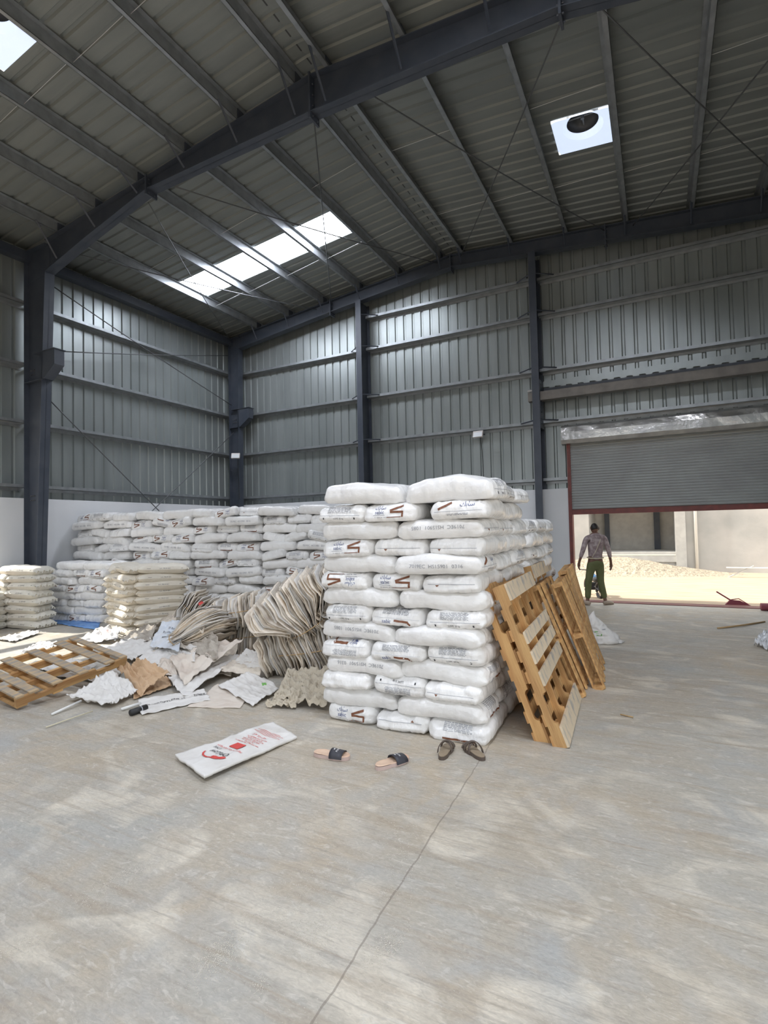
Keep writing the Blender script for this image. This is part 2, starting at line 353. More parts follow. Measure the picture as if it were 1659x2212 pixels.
def frame(y, nm, d_b, d_t, low, hw, whose):
    c = thing('steel_column', 'dark blue-grey tapered steel column against the left wall, %s' % whose[0], 'column', (0, 0, 0), group='portal frame columns')
    mb = MB(); isec(mb, [(d_b, 0), (d_t, low[0][1])], [(0.02, 0), (0.02, 7.55)], y, hw)
    # cap: web up to the rafter top
    mb.build('shaft', 'steel', c)
    cb = MB(); xw = d_b+(d_t-d_b)*.75
    poly = [(xw-.03, 5.42), (xw+.4, 5.42), (xw+.4, 5.12), (xw+.05, 4.88), (xw-.03, 4.88)]
    cb.prism(poly, lambda p, t: (p[0], t, p[1]), y-hw, y+hw); cb.span(xw-.3, xw+.42, y-hw-.02, y+hw+.02, 5.42, 5.435); cb.span(.04, xw, y-hw, y+hw, 4.87, 4.885)
    cb.build('crane_bracket', 'steel', c)
    bl = MB(); bolts(bl, [(.12+i*.06, y-.006, z+j*.09) for z in (2.45, 5.05) for i in range(3) for j in range(2)], (0, -1, 0)); bl.build('bolts', 'rod', c)
    r = thing('steel_rafter', 'dark blue-grey tapered steel roof rafter, %s' % whose[1], 'rafter', (0, 0, 0), group='portal frame rafters')
    mb = MB(); up = [(x, zt(x)) for x, z in low]
    isec(mb, low, up, y, hw); mb.prism([(.03, 7.0), (low[0][0]+.02, low[0][1]), (low[0][0]+.02, zt(.6)-.01), (.03, zt(0)-.01)], lambda p, t: (p[0], t, p[1]), y-.012, y+.012); mb.span(.02, low[0][0], y-hw, y+hw, zt(.2)-.03, zt(.2)-.015)
    mb.build('beam', 'steel', r)
    for xs_ in (3.75, XR, 10.75):
        i = next(j for j in range(len(low)-1) if low[j][0] <= xs_ <= low[j+1][0]); tt = (xs_-low[i][0])/(low[i+1][0]-low[i][0]); zl = low[i][1]+(low[i+1][1]-low[i][1])*tt
        s = MB(); s.span(xs_-.015, xs_+.015, y-hw-.02, y+hw+.02, zl-.1, zt(xs_)+.02)
        bolts(s, [(xs_+.02, y+sy*.06, zl-.06+(zt(xs_)-zl+.08)*j/4) for sy in (-1, 1) for j in range(5)], (1, 0, 0)); bolts(s, [(xs_-.02, y+sy*.06, zl-.06+(zt(xs_)-zl+.08)*j/4) for sy in (-1, 1) for j in range(5)], (-1, 0, 0))
        s.build('splice_plate', 'steel', r)
    return c, r
LOWN = [(.74, 7.05), (2.0, 7.38), (3.75, 7.79), (XR, 7.82), (10.7, 7.71), (12.6, 7.35), (13.7, 7.05)]
LOWF = [(.42, 7.27), (3.75, 7.70), (XR, 8.08), (10.8, 7.78), (13.9, 7.5)]
near_col, near_raf = frame(-6.1, 'near', .4, .75, LOWN, .1, ('nearer one with the bracket', 'crossing overhead in front'))
far_col, far_raf = frame(-.2, 'far', .36, .42, LOWF, .1, ('standing in the far corner', 'running along the end wall'))
frame(-12.2, 'rear', .4, .75, LOWN, .1, ('beyond the frame behind the camera', 'behind the camera'))
for nm, (xc, lab) in {'a': (4.64, 'slim dark steel wind column on the end wall nearest the corner'), 'b': (9.2, 'slim dark steel wind column on the end wall beside the roller door')}.items():
    mb = MB(); zc = zt(xc)-.3
    mb.span(xc-.08, xc+.08, -.33, -.318, 0, zc); mb.span(xc-.08, xc+.08, 0.15, .162, 0, zc); mb.span(xc-.004, xc+.004, -.32, .155, 0, zc)
    t = thing('wind_column', lab, 'column'); mb.build('shaft', 'steel', t)
    mb = MB(); 
    if nm == 'b': mb.span(xc+.05, xc+.09, -.3, .1, 3.9, 5.0); bolts(mb, [(xc+.09, -.22, 4.0+.13*i) for i in range(8)], (1, 0, 0))
    else: bolts(mb, [(xc+.01, -.2, 2.7+.9*i) for i in range(6)], (1, 0, 0))
    mb.build('bolt_plate', 'steel', t)
# purlins (Z sections along y) with cleats to the near rafter
def lowz(L, x):
    for (a, b), (c, d) in zip(L, L[1:]):
        if a <= x <= c: return b+(d-b)*(x-a)/(c-a)
    return L[0][1] if x < L[0][0] else L[-1][1]
PX = [1.15, 2.33, 3.51, 4.68, 5.85, 6.98, 7.52, 8.72, 9.93, 11.15, 12.35, 13.5]
plab = ['left-slope roof purlin, %s up from the eave' % ORD[i] for i in range(1, 6)]+['roof purlin just left of the ridge', 'roof purlin just right of the ridge']+['right-slope roof purlin, %s down from the ridge' % ORD[i] for i in range(1, 6)]
for i, x in enumerate(PX):
    z0, z1 = zt(x)+.003, zt(x)+.185; sg = 1 if x < XR else -1
    t = thing('roof_purlin', 'galvanised '+plab[i], 'purlin', group='roof purlins')
    poly = [(x, z0), (x-.065*sg, z0), (x-.065*sg, z0+.02), (x-.06*sg, z0+.02), (x-.06*sg, z0+.006), (x-.006*sg, z0+.006), (x-.006*sg, z1), (x+.06*sg, z1), (x+.06*sg, z1+.006*sg), (x, z1+.006)]
    mb = MB(); mb.prism([(x-.065*sg, z0), (x, z0), (x, z0+.005), (x-.065*sg, z0+.005)], lambda p, q: (p[0], q, p[1]), YB+.02, .1)
    mb.prism([(x-.005, z0), (x, z0), (x, z1), (x-.005, z1)], lambda p, q: (p[0], q, p[1]), YB+.02, .1)
    mb.prism([(x, z1-.005), (x+.065*sg, z1-.005), (x+.065*sg, z1), (x, z1)], lambda p, q: (p[0], q, p[1]), YB+.02, .1)
    mb.prism([(x-.065*sg, z0), (x-.06*sg, z0), (x-.06*sg, z0+.02), (x-.065*sg, z0+.02)], lambda p, q: (p[0], q, p[1]), YB+.02, .1)
    mb.build('z_section', 'girt', t)
    for Y, L in ((-6.1, LOWN), (-.2, LOWF)):
        mb = MB(); zl = lowz(L, x)
        mb.tube([(x, Y-.5 if Y < -1 else Y-.35, z0+.03), (x, Y-.1, zl+.05)], .02, 4); mb.span(x+.006, x+.016, Y-.09, Y+.09, z0-.0, z1); mb.build('fly_brace', 'steel', t)
# eave struts, girts
def girt(p0, p1, z, side, lab):
    mb = MB(); t = .006
    if side == 'back':
        x0, x1 = p0, p1; mb.span(x0, x1, 0, .17, z-t, z); mb.span(x0, x1, 0, t, z-t, z+.065); mb.span(x0, x1, .165, .17, z-.06, z)
    else:
        y0, y1 = p0, p1; mb.span(-.19, 0, y0, y1, z-t, z); mb.span(-t, 0, y0, y1, z-t, z+.065); mb.span(-.19, -.185, y0, y1, z-.06, z)
    o = mb.build('wall_girt', 'girt'); tag(o, lab, 'girt', 'wall girts'); return o
GZ = [2.72, 4.05, 5.25, 6.55]
for i, z in enumerate(GZ):
    girt(-6.05, -.1, z, 'left', 'galvanised girt on the left wall between the two columns, %s up' % ORD[i+1])
    girt(YB+.1, -6.15, z, 'left', 'galvanised girt on the left wall beyond the near column, %s up' % ORD[i+1])
    girt(.05, 4.6, z, 'back', 'galvanised end-wall girt between corner and first wind column, %s up' % ORD[i+1])
    girt(4.68, 9.16, z, 'back', 'galvanised end-wall girt between the two wind columns, %s up' % ORD[i+1])
    if i: girt(9.24, XE, z, 'back', 'galvanised end-wall girt above the roller door, %s up' % ORD[i])
    else: girt(9.24, DX0-.05, z, 'back', 'short galvanised girt between wind column and roller door')
girt(4.68, 9.16, 7.42, 'back', 'topmost galvanised end-wall girt between the two wind columns')
girt(9.24, XE, 7.38, 'back', 'topmost galvanised end-wall girt running above the door bay')
mb = MB(); mb.span(-.19, .0, YB, .1, 7.5, 7.506); mb.span(-.006, 0, YB, .1, 7.5, 7.68); mb.span(.12, .126, YB, 0, 7.45, 7.62); mb.span(.0, .126, YB, 0, 7.44, 7.45)
tag(mb.build('eave_strut', 'steel'), 'dark eave strut and gutter line along the top of the left wall', 'strut')
# fly braces at girts on wind columns and near column
for xc in (4.64, 9.2):
    t = thing('girt_braces', 'short angled girt braces on the %s wind column' % ('corner-side' if xc < 5 else 'door-side'), 'brace')
    for z in GZ[1:]+[7.4]:
        for sg in (-1, 1):
            if xc < 5 and z > 7 and sg < 0: continue
            mb = MB(); mb.tube([(xc+sg*.06, -.3, z+.03), (xc+sg*.42, .0, z+.04)], .016, 4); mb.build('brace', 'steel', t)
# bracing rods
def rod(p, q, r, lab, m='rod', sag=.03, grp='bracing rods'):
    p, q = Vector(p), Vector(q); pts = [p.lerp(q, i/10)-Vector((0, 0, sag*4*(i/10)*(1-i/10))) for i in range(11)]
    tag(MB().tube(pts, r, 6).build('brace_rod', m, smooth=True), lab, 'rod', grp)
def R2(xa, xb, lab): rod((xa, -6.05, max(zt(xa)-.35, 6.9)), (xb, -.3, zt(xb)-.12), .011, lab, sag=.05)
R2(7.2, 3.8, 'thin roof brace rod from near rafter ridge towards the corner side'); R2(4.3, 6.95, 'thin roof brace rod crossing the left skylight strip towards the ridge')
R2(3.62, .15, 'thin roof brace rod from the near rafter knee to the far corner'); R2(1.2, 3.3, 'thin low roof brace rod starting at the near column head')
R2(8.0, 10.75, 'thin roof brace rod right of the ridge towards the vent panel'); R2(10.8, 7.5, 'thin roof brace rod from above the vent panel to the ridge')
R2(11.1, 14.1, 'thin roof brace rod rightwards beyond the vent panel'); R2(13.8, 11.3, 'thin roof brace rod returning towards the vent panel purlin')
for a, b, lab in (((.15, -5.72, 7.1), (.15, -.32, 5.57), 'thin wall brace rod descending from the near column head to the corner bracket'), ((.15, -5.5, 5.72), (.15, -.4, 7.07), 'thin wall brace rod from the near column bracket up to the corner'),
                  ((.15, -5.8, 4.64), (.15, -.4, .2), 'thin wall brace rod running down behind the white sack wall'), ((.15, -.24, 4.74), (.15, -5.8, .2), 'thin wall brace rod from the corner down towards the near column foot')):
    rod(a, b, .012, lab)
for j, Y in enumerate((-1.95, -4.15, -8.1)):
    nm = ('nearest the end wall', 'in mid bay', 'beyond the near rafter')[j]
    for i in range(len(PX)-1):
        if i == 5 or (j == 1 and i % 2): continue
        a, b = PX[i], PX[i+1]
        rod((a, Y, zt(a)+.05), (b, Y, zt(b)+.12), .005, 'thin bright sag rod %s, in purlin gap %s from the eave' % (nm, ORD[i+1]), 'sagrod', 0, 'sag rods between purlins')
# daylight cracks at the eave are left to the roof profile; ridge flashing seam
mb = MB()
for i in range(0, 60):
    y = -15+i*.25; mb.span(7.235, 7.255, y, y+.12, zt(XR)+.196, zt(XR)+.2)
tag(mb.build('ridge_flashing', 'vent'), 'stitched seam of the ridge flashing between the two ridge purlins', 'flashing')

# ------------------------------------------------------------------ roller door and beam over it
dr = bpy.data.objects.new('door_1', None); COL.objects.link(dr); struct(dr)
mb = MB(); z = 2.04; pr = []
while z < 3.52: pr += [(z, 0), (z+.012, .02), (z+.030, .026), (z+.046, .012), (z+.05, 0)]; z += .058
for (z0, d0), (z1, d1) in zip(pr, pr[1:]): mb.add([(DX0, .02-d0, z0), (DX1, .02-d0, z0), (DX1, .02-d1, z1), (DX0, .02-d1, z1)], [(0, 1, 2, 3)])
mb.build('slat_curtain', 'shutter', dr)
MB().span(DX0-.01, DX1, -.01, .05, 1.93, 2.04).build('bottom_bar', 'maroon', dr)
MB().span(DX0-.06, DX0+.015, -.03, .2, 0, 3.52).build('door_jamb', 'maroon', dr)
MB().span(DX1-.01, DX1+.06, -.03, .2, 0, 3.52).build('door_jamb', 'maroon', dr)
MB().span(DX0, DX1, -.02, .3, 0, .012).build('threshold', 'maroon', dr)
mb = MB(); hp = [(.1, 3.92), (-.12, 3.92), (-.22, 3.86), (-.25, 3.75), (-.25, 3.58), (-.2, 3.5), (-.05, 3.48)]
NX = 40
for (y0, z0), (y1, z1) in zip(hp, hp[1:]):
    for i in range(NX):
        xa, xb = 9.7+(XE-9.75)*i/NX, 9.7+(XE-9.75)*(i+1)/NX
        f = lambda X, Y, Z: (X, Y+.012*noise.noise(Vector((X*2.3, Z*9, 1))), Z+.01*noise.noise(Vector((X*3, 5, Z*4))))
        mb.add([f(xa, y0, z0), f(xb, y0, z0), f(xb, y1, z1), f(xa, y1, z1)], [(0, 1, 2, 3)])
mb.add([(9.7, y, z) for y, z in hp], [tuple(range(len(hp)))]); mb.build('hood', 'hood', dr)
bm_ = thing('crane_beam', 'dark steel beam across the end wall above the roller door with a pale flashing over it', 'beam')
mb = MB(); mb.span(9.02, XE, -.3, -.29, 4.52, 4.72); mb.span(9.02, XE, -.3, -.12, 4.52, 4.53); mb.span(9.02, XE, -.3, -.12, 4.71, 4.72); mb.build('channel', mat('brown_grey_beam_steel', (.15, .138, .125), .5, .2, 5, (.20, .185, .165)), bm_)
MB().tube([(9.0, -.22, 4.78), (9.14, -.22, 4.78)], .03, 8).build('pulley_end', 'sagrod', bm_)
mb = MB()
for i in range(42):
    x = 9.3+i*.125; a = .03 if i % 2 else 0
    mb.span(x, x+.125, .1, .104, 4.90-a, 5.04)
mb.build('scalloped_flashing', 'sheet', bm_)
MB().span(9.3, XE, .1, .17, 4.79, 4.88).build('gap_shade_strip', 'steel', bm_)  # dark strip added to stand in for the shaded gap below the flashing
# flood lights
for loc, rz_, lab in (((.42, -.45, 3.98), .5, 'small pale floodlight on the far corner column'), ((7.78, -.1, 3.93), -.1, 'small pale floodlight on the end wall girt between the wind columns')):
    t = thing('floodlight', lab, 'floodlight', loc, (0, 0, rz_), 'floodlights')
    R_ = Euler((math.radians(-20), 0, 0)).to_matrix()
    MB().box((0, -.03, 0), (.25, .05, .16), R_).build('housing', 'flood', t); MB().box((0, -.058, -.01), (.21, .006, .12), R_).build('lens', 'glass', t)
    mb = MB(); mb.span(-.14, -.13, -.03, .06, -.02, .0); mb.span(.13, .14, -.03, .06, -.02, 0); mb.span(-.14, .14, .055, .065, -.02, 0); mb.build('bracket', 'steel', t)
    MB().tube([(.03, .05, -.05), (.05, .1, -.6), (.06, .1, -1.3)], .008, 6).build('cable', 'rubber', t)

# ------------------------------------------------------------------ outside
mb = MB(); N = 40
f = lambda X, Y: (X, Y, -.04-.022*max(0, Y-1)+.03*noise.noise(Vector((X*.7, Y*.7, 0))))
gx = [-10+i*.75 for i in range(61)]; gy = [.32+i*.4 for i in range(46)]
mb.add([f(x, y) for y in gy for x in gx], [(j*61+i, j*61+i+1, (j+1)*61+i+1, (j+1)*61+i) for j in range(45) for i in range(60)])
struct(mb.build('ground', 'sand', smooth=True))
struct(MB().span(-40, 60, -60, 60, -.5, -.32).build('ground_base', 'sand'))
mb = MB(); nx, ny = 60, 30
def gr(i, j):
    x, y = 5.5+i*.15, 7.6+j*.14
    h = .66*math.exp(-((x-10.2)/1.9)**2-((y-10.2)/1.2)**2)+.35*math.exp(-((x-8.2)/1.4)**2-((y-9.6)/1.2)**2)+.16*math.exp(-((x-12.5)/1.6)**2-((y-11)/1.0)**2)
    return (x, y, -.28+h+.05*noise.noise(Vector((x*6, y*6, 0)))*min(1, h*6)-.02)
mb.add([gr(i, j) for j in range(ny) for i in range(nx)], [(j*nx+i, j*nx+i+1, (j+1)*nx+i+1, (j+1)*nx+i) for j in range(ny-1) for i in range(nx-1)])
tag(mb.build('gravel_mound', 'gravel', smooth=False), 'low mound of loose gravel in the sunlit yard', 'gravel', kind='stuff')
b = thing('concrete_building', 'unfinished cement-rendered building across the yard with a deep loading bay recess', 'building', (0, 0, 0))
mb = MB(); mb.span(-6, 8.87, 12, 12.4, -.4, 7); mb.span(12.13, 24, 12, 12.4, -.4, 7); mb.span(8.87, 12.13, 12, 12.4, 2.6, 7); mb.build('wall', 'render', b)
MB().span(12.13, 12.5, 11.85, 12.0, -.4, 7).build('pilaster', 'slab', b)
mb = MB(); mb.span(8.87, 12.13, 12.0, 15, .42, .52); mb.span(8.87, 12.13, 11.93, 12.3, .12, .36); mb.build('bay_slab', 'slab', b)
mb = MB(); mb.span(8.87, 12.13, 12.02, 12.3, -.4, .12); mb.build('block_plinth', 'block', b)
mb = MB(); mb.span(8.5, 12.6, 14.6, 14.9, .5, 3); mb.span(8.6, 8.87, 12.4, 14.8, .5, 3); mb.span(12.13, 12.4, 12.4, 14.8, .5, 3); mb.build('bay_back', 'slab', b)
MB().span(11.35, 11.6, 14.4, 14.6, .5, 2.8).build('bay_post', 'steel', b); MB().span(9.3, 9.5, 14.4, 14.6, .5, 2.8).build('bay_post', 'steel', b)
MB().span(8.87, 12.13, 12.1, 14.8, 2.6, 2.7).build('bay_ceiling', 'slab', b)
MB().tube([(12.85, 11.92, -.18), (12.85, 11.92, 6.5)], .06, 12).build('downpipe', 'pvc', b, True)
# motorcycle behind the man
mo = thing('motorcycle', 'parked motorcycle with a blue tank seen behind the standing man', 'motorcycle', (10.08, 1.5, -.06), (0, 0, 1.95)); mo.scale = (.8, .8, .68)
for sx in (-.62, .62):
    mb = MB(); ring = [(sx+.27*math.cos(a), 0, .3+.27*math.sin(a)) for a in [2*PI*i/24 for i in range(25)]]; mb.tube(ring, .045, 8, caps=False)
    for a in range(8): mb.tube([(sx, 0, .3), (sx+.25*math.cos(a*PI/4), 0, .3+.25*math.sin(a*PI/4))], .008, 4)
    mb.build('wheel', 'rubber', mo, True)
mb = MB(); mb.tube([(-.62, 0, .3), (-.2, 0, .38), (.15, 0, .3), (.4, 0, .7), (.62, 0, .3)], .03); mb.tube([(-.2, 0, .38), (-.35, 0, .62), (.4, 0, .7), (.36, 0, .92)], .025); mb.tube([(.34, -.3, .95), (.38, 0, .9), (.34, .3, .95)], .015); mb.span(-.12, .18, -.12, .12, .25, .5); mb.build('chassis', 'bike', mo)
mb = MB(); mb.tube([(-.12, 0, .62), (.02, 0, .68), (.2, 0, .7), (.34, 0, .66)], [.05, .13, .14, .06], 12); mb.build('fuel_tank', 'bikeblue', mo, True)
mb = MB(); mb.tube([(-.6, 0, .66), (-.35, 0, .64), (-.1, 0, .62)], [.06, .1, .08], 10); mb.build('saddle', 'rubber', mo, True)

# ------------------------------------------------------------------ text / print helpers
_dg = None
_tc = {}
def text_tris(s, size=1.0):
    if s in _tc: return _tc[s]
    cu = bpy.data.curves.new('t', 'FONT'); cu.body = s; cu.size = 1; cu.resolution_u = 2; cu.align_x = 'CENTER'; cu.align_y = 'CENTER'
    o = bpy.data.objects.new('t', cu); COL.objects.link(o); bpy.context.view_layer.update()
    me = bpy.data.meshes.new_from_object(o.evaluated_get(bpy.context.evaluated_depsgraph_get()))
    me.calc_loop_triangles()
    V = [(v.co.x, v.co.y) for v in me.vertices]; T = [tuple(t.vertices) for t in me.loop_triangles]
    bpy.data.objects.remove(o); bpy.data.curves.remove(cu)
    if V:
        xs_ = [v[0] for v in V]; ys_ = [v[1] for v in V]; W_ = max(xs_)-min(xs_); H_ = max(ys_)-min(ys_); cx, cy = (max(xs_)+min(xs_))/2, (max(ys_)+min(ys_))/2
        V = [((x-cx)/W_, (y-cy)/W_) for x, y in V]
    _tc[s] = (V, T); return _tc[s]
class Print:
    """2D artwork: list of (verts2d, faces, mat index)"""
    def __init__(s): s.p = []
    def ribbon(s, pts, wd, mi, step=.02):
        pts = [Vector(p) for p in pts]
        for i, (a, b) in enumerate(zip(pts, pts[1:])):
            d = (b-a); L = d.length; d.normalize(); nn = Vector((-d.y, d.x))*wd/2
            if i: a = a-d*wd*.45
            L = (b-a).length; n = max(1, int(L/step)); V = []
            for j in range(n+1): q = a+d*(L*j/n); V += [tuple(q+nn), tuple(q-nn)]
            s.p.append((V, [(2*j, 2*j+1, 2*j+3, 2*j+2) for j in range(n)], mi))
        return s
    def rect(s, cx, cy, w_, h_, mi, step=.02):
        s.ribbon([(cx-w_/2, cy), (cx+w_/2, cy)], h_, mi, step); return s
    def text(s, t, cx, cy, width, mi, rot=0, sy=1):
        V, T = text_tris(t); c_, s_ = math.cos(rot), math.sin(rot)
        s.p.append(([(cx+width*(x*c_-y*sy*s_), cy+width*(x*s_+y*sy*c_)) for x, y in V], T, mi)); return s
    def flip(s):
        q = Print(); q.p = [([(-x, -y) for x, y in V], F, mi) for V, F, mi in s.p]; return q
    def project(s, bvh, fn, dirn, name, mats, parent, off=.0022):
        mb = MB(); dirn = Vector(dirn)
        for V, F, mi in s.p:
            out = []; ok = True
            for v in V:
                hit = bvh.ray_cast(Vector(fn(v)), dirn)
                if hit[0] is None: ok = False; break
                nrm = hit[1] if hit[1].dot(dirn) < 0 else -hit[1]
                out.append(hit[0]+nrm*off+(-dirn)*off*.6)
            if ok: mb.add(out, F, mi)
        if mb.v: return mb.build(name, mats, parent)
PM = ['brown', 'blue', 'grey', 'black', 'paleprint', 'red']
def textblock(P, cx, cy, w_, rows, pitch=.008, mi=2, rng=None):
    for i in range(rows):
        x = cx-w_/2
        while x < cx+w_/2-.01:
            l_ = rng.uniform(.012, .045); l_ = min(l_, cx+w_/2-x); P.ribbon([(x, cy-i*pitch), (x+l_, cy-i*pitch)], pitch*.45, mi, .03); x += l_+.007
def logo(P, cx, cy, k=1.0):
    pts = [(.06, .040), (-.055, .004), (-.052, -.010), (.062, -.010), (.062, -.052)]
    P.ribbon([(cx+x*k, cy+y*k) for x, y in pts], .017*k, 0, .015)
    P.ribbon([(cx+.062*k, cy-.052*k), (cx-.09*k, cy-.054*k)], .006*k, 0)
    return P
AR = '\uFEDA\uFE91\uFE8E\uFEB3'
def art(kind, rng):
    P = Print()
    if kind == 'logo':
        logo(P, .085, .008); P.text(AR, -.075, .034, .10, 1); P.text('sabic', -.075, -.002, .085, 1); P.rect(-.08, -.028, .11, .004, 2); textblock(P, -.02, -.045, .2, 1, mi=2, rng=rng)
    elif kind == 'lowlogo':
        textblock(P, -.01, .055, .25, 6, rng=rng); P.rect(.0, -.018, .42, .0035, 4)
        P.ribbon([(-.02, -.036), (.11, -.04), (.135, -.064)], .016, 0, .015); P.text('sabic', -.09, -.045, .08, 1)
    elif kind == 'text':
        textblock(P, .0, .055, .24, 7, rng=rng); P.rect(.0, -.018, .42, .003, 2); P.text('LLDPE  25 kg', 0, -.045, .10, 3)
        for sx in (-1, 1): P.rect(sx*.16, -.043, .012, .016, 3)
    elif kind == 'seam': P.rect(0, -.012, .40, .0035, 2); P.p.append(([(-.13, -.018), (-.10, -.018), (-.115, -.034)], [(0, 1, 2)], 0))
    elif kind == 'bar': textblock(P, .0, .055, .24, 7, rng=rng); P.ribbon([(-.12, -.048), (.14, -.05), (.15, -.03)], .014, 0); P.text('LDPE', .03, -.0485, .05, 4)
    elif kind == 'arabic': P.text(AR, .08, .03, .12, 1); P.ribbon([(-.16, .0), (-.05, .05)], .018, 0); P.rect(0, -.02, .4, .003, 2); textblock(P, 0, -.04, .18, 2, rng=rng)
    elif kind == 'code1': P.text('7019EC  HS15901  0316', 0, -.01, .46, 2, sy=.9)
    elif kind == 'code2': P.text('7019EC  HS15901  1085', 0, -.01, .46, 2, sy=.9)
    elif kind == 'none': return None
    return P

# ------------------------------------------------------------------ sacks
def cubegrid(nx, ny, nz):
    idx = {}; V = []; F = []
    def g(i, j, k):
        if (i, j, k) not in idx: idx[(i, j, k)] = len(V); V.append((2*i/nx-1, 2*j/ny-1, 2*k/nz-1))
        return idx[(i, j, k)]
    for i in range(nx):
        for j in range(ny): F.append((g(i, j, 0), g(i, j+1, 0), g(i+1, j+1, 0), g(i+1, j, 0))); F.append((g(i, j, nz), g(i+1, j, nz), g(i+1, j+1, nz), g(i, j+1, nz)))
    for i in range(nx):
        for k in range(nz): F.append((g(i, 0, k), g(i+1, 0, k), g(i+1, 0, k+1), g(i, 0, k+1))); F.append((g(i, ny, k), g(i, ny, k+1), g(i+1, ny, k+1), g(i+1, ny, k)))
    for j in range(ny):
        for k in range(nz): F.append((g(0, j, k), g(0, j, k+1), g(0, j+1, k+1), g(0, j+1, k))); F.append((g(nx, j, k), g(nx, j+1, k), g(nx, j+1, k+1), g(nx, j, k+1)))
    return V, F
_CG = cubegrid(44, 30, 8)
BL, BW, BH = .77, .51, .155
def sack_mesh(seed, L=BL, W=BW, H=BH, amp=1.0):
    V, F = _CG; mb = MB(); out = []; hx, hy, hz = L/2, W/2, H/2
    o = Vector((seed*13.7, seed*5.1, seed*2.3)); r = .062
    rs_ = random.Random(seed); bend = -.004-.022*rs_.random(); tw = rs_.uniform(-.05, .05); sk1 = rs_.uniform(-.03, .03)
    for (u_, v_, w_) in V:
        p = [u_*hx, v_*hy, w_*hz]
        c = [max(-(h-r), min(h-r, a)) for a, h in zip(p, (hx, hy, hz))]
        d = Vector((p[0]-c[0], p[1]-c[1], p[2]-c[2]))
        if d.length > 1e-7: d = d.normalized()*r
        q = Vector(c)+d
        eu, ev = abs(q.x)/hx, abs(q.y)/hy
        # pillow: full in the middle, thinner toward the ends
        s_ = 1+.13*(1-eu**2)*(1-ev**2)-.22*eu**5-.08*ev**6
        q.z = q.z*s_+bend*(eu**2)+tw*q.x*q.y+.006*math.sin(q.x*9+seed)
        # corners pull in
        cr = (eu*ev)**4; q.x *= 1-.05*cr; q.y *= 1-.07*cr; q.y += sk1*q.x; q.y *= 1+.03*math.sin(q.x*7+seed*2)
        # gathers running lengthwise from the ends, broad sag in the middle
        n1 = noise.noise(Vector((q.x*3, q.y*16, q.z*10))+o)
        n2 = noise.noise(Vector((q.x*5, q.y*6, q.z*5))+o*1.7)
        n3 = noise.noise(Vector((q.x*14, q.y*5, q.z*12))+o*.6)
        nd = d.normalized() if d.length > 1e-7 else Vector((0, 0, 1 if w_ > 0 else -1))
        n4 = 1-abs(noise.noise(Vector((q.x*4, q.y*21, q.z*16))+o))*2.6; n5 = 1-abs(noise.noise(Vector((q.x*19, q.y*4, q.z*9))+o*2))*2.6
        q += nd*amp*(.016*n2+.010*n1*(eu**2)+.009*max(n4, 0)*(eu**2.5)+.006*max(n5, 0)*(ev**3)+.004*n3)
        # folded block-bottom seam across both ends
        if abs(u_) > .999:
            zz = w_
            if zz < -.1: q.x += math.copysign(.010*min(1, (-.1-zz)*4), u_)
        q.z = max(q.z, -hz*1.02)
        out.append(q)
    mb.add(out, F); return mb
_sk = {}
def sack_proto(seed, ends=('none', 'none'), sides=('none', 'none')):
    key = (seed, ends, sides)
    if key in _sk: return _sk[key]
    o = sack_mesh(seed).build('plastic_sack', 'bag', smooth=True); tag(o, 'white plastic sack', 'sack')
    bv = BVHTree.FromPolygons([v.co for v in o.data.vertices], [tuple(p.vertices) for p in o.data.polygons])
    rng = random.Random(seed*7+1)
    for (kd, fn, dr_) in ((ends[0], lambda v: (1, v[0], v[1]), (-1, 0, 0)), (ends[1], lambda v: (-1, -v[0], v[1]), (1, 0, 0)),
                          (sides[0], lambda v: (v[0], -1, v[1]), (0, 1, 0)), (sides[1], lambda v: (-v[0], 1, v[1]), (0, -1, 0))):
        fl = kd.endswith('!'); P = art(kd.rstrip('!'), rng)
        if P is None: continue
        if fl: P = P.flip()
        P.project(bv, fn, dr_, 'print', PM, o)
    COL.objects.unlink(o)
    for c in o.children: COL.objects.unlink(c)
    _sk[key] = o; return o
NAMEBAG = 'plastic_sack'
def put_sack(proto, x, y, z, rz_, label, group, tilt=(0, 0), sc_=None):
    r = dup(proto, (x, y, z), (tilt[0], tilt[1], rz_), label, group, sc_); return r
rng = random.Random(5)
# ---- tall near pile: 14 layers, alternating three ends / two long sides to the front
PX0, PX1, PYF = 8.80, 10.32, -8.44
spec = {  # layer from the floor -> front prints, left to right in the photo
 1: ['logo', 'seam!', 'bar'], 3: ['none', 'text!', 'seam'], 5: ['lowlogo!', 'lowlogo', 'text'], 7: ['text', 'lowlogo', 'text'], 9: ['logo!', 'logo', 'seam'],
 11: ['logo', 'seam', 'seam'], 13: ['text', 'logo', 'arabic']}
spec2 = {2: ['none', 'none'], 4: ['code1!', 'none'], 6: ['code2!', 'none'], 8: ['none', 'none'], 10: ['none', 'code1'], 12: ['none', 'code2!'], 14: ['none', 'none']}
side_end = {4: 'lowlogo', 2: 'bar', 8: 'none', 6: 'none', 10: 'arabic', 12: 'seam', 14: 'text'}
PIT = .1475
posA = ('bundle side', 'middle', 'pallet side')
posB = ('bundle side', 'pallet side')
desc = {'logo': 'brown angular logo', 'logo!': 'upturned brown logo', 'seam': 'plain folded end', 'seam!': 'folded end and brown triangle', 'bar': 'brown bar print', 'none': 'plain film', 'text!': 'upturned grey text', 'text': 'grey text block',
        'lowlogo': 'low brown logo', 'lowlogo!': 'upturned low logo', 'arabic': 'blue script print', 'code1': 'printed code', 'code1!': 'upturned code', 'code2': 'printed code', 'code2!': 'upturned code'}
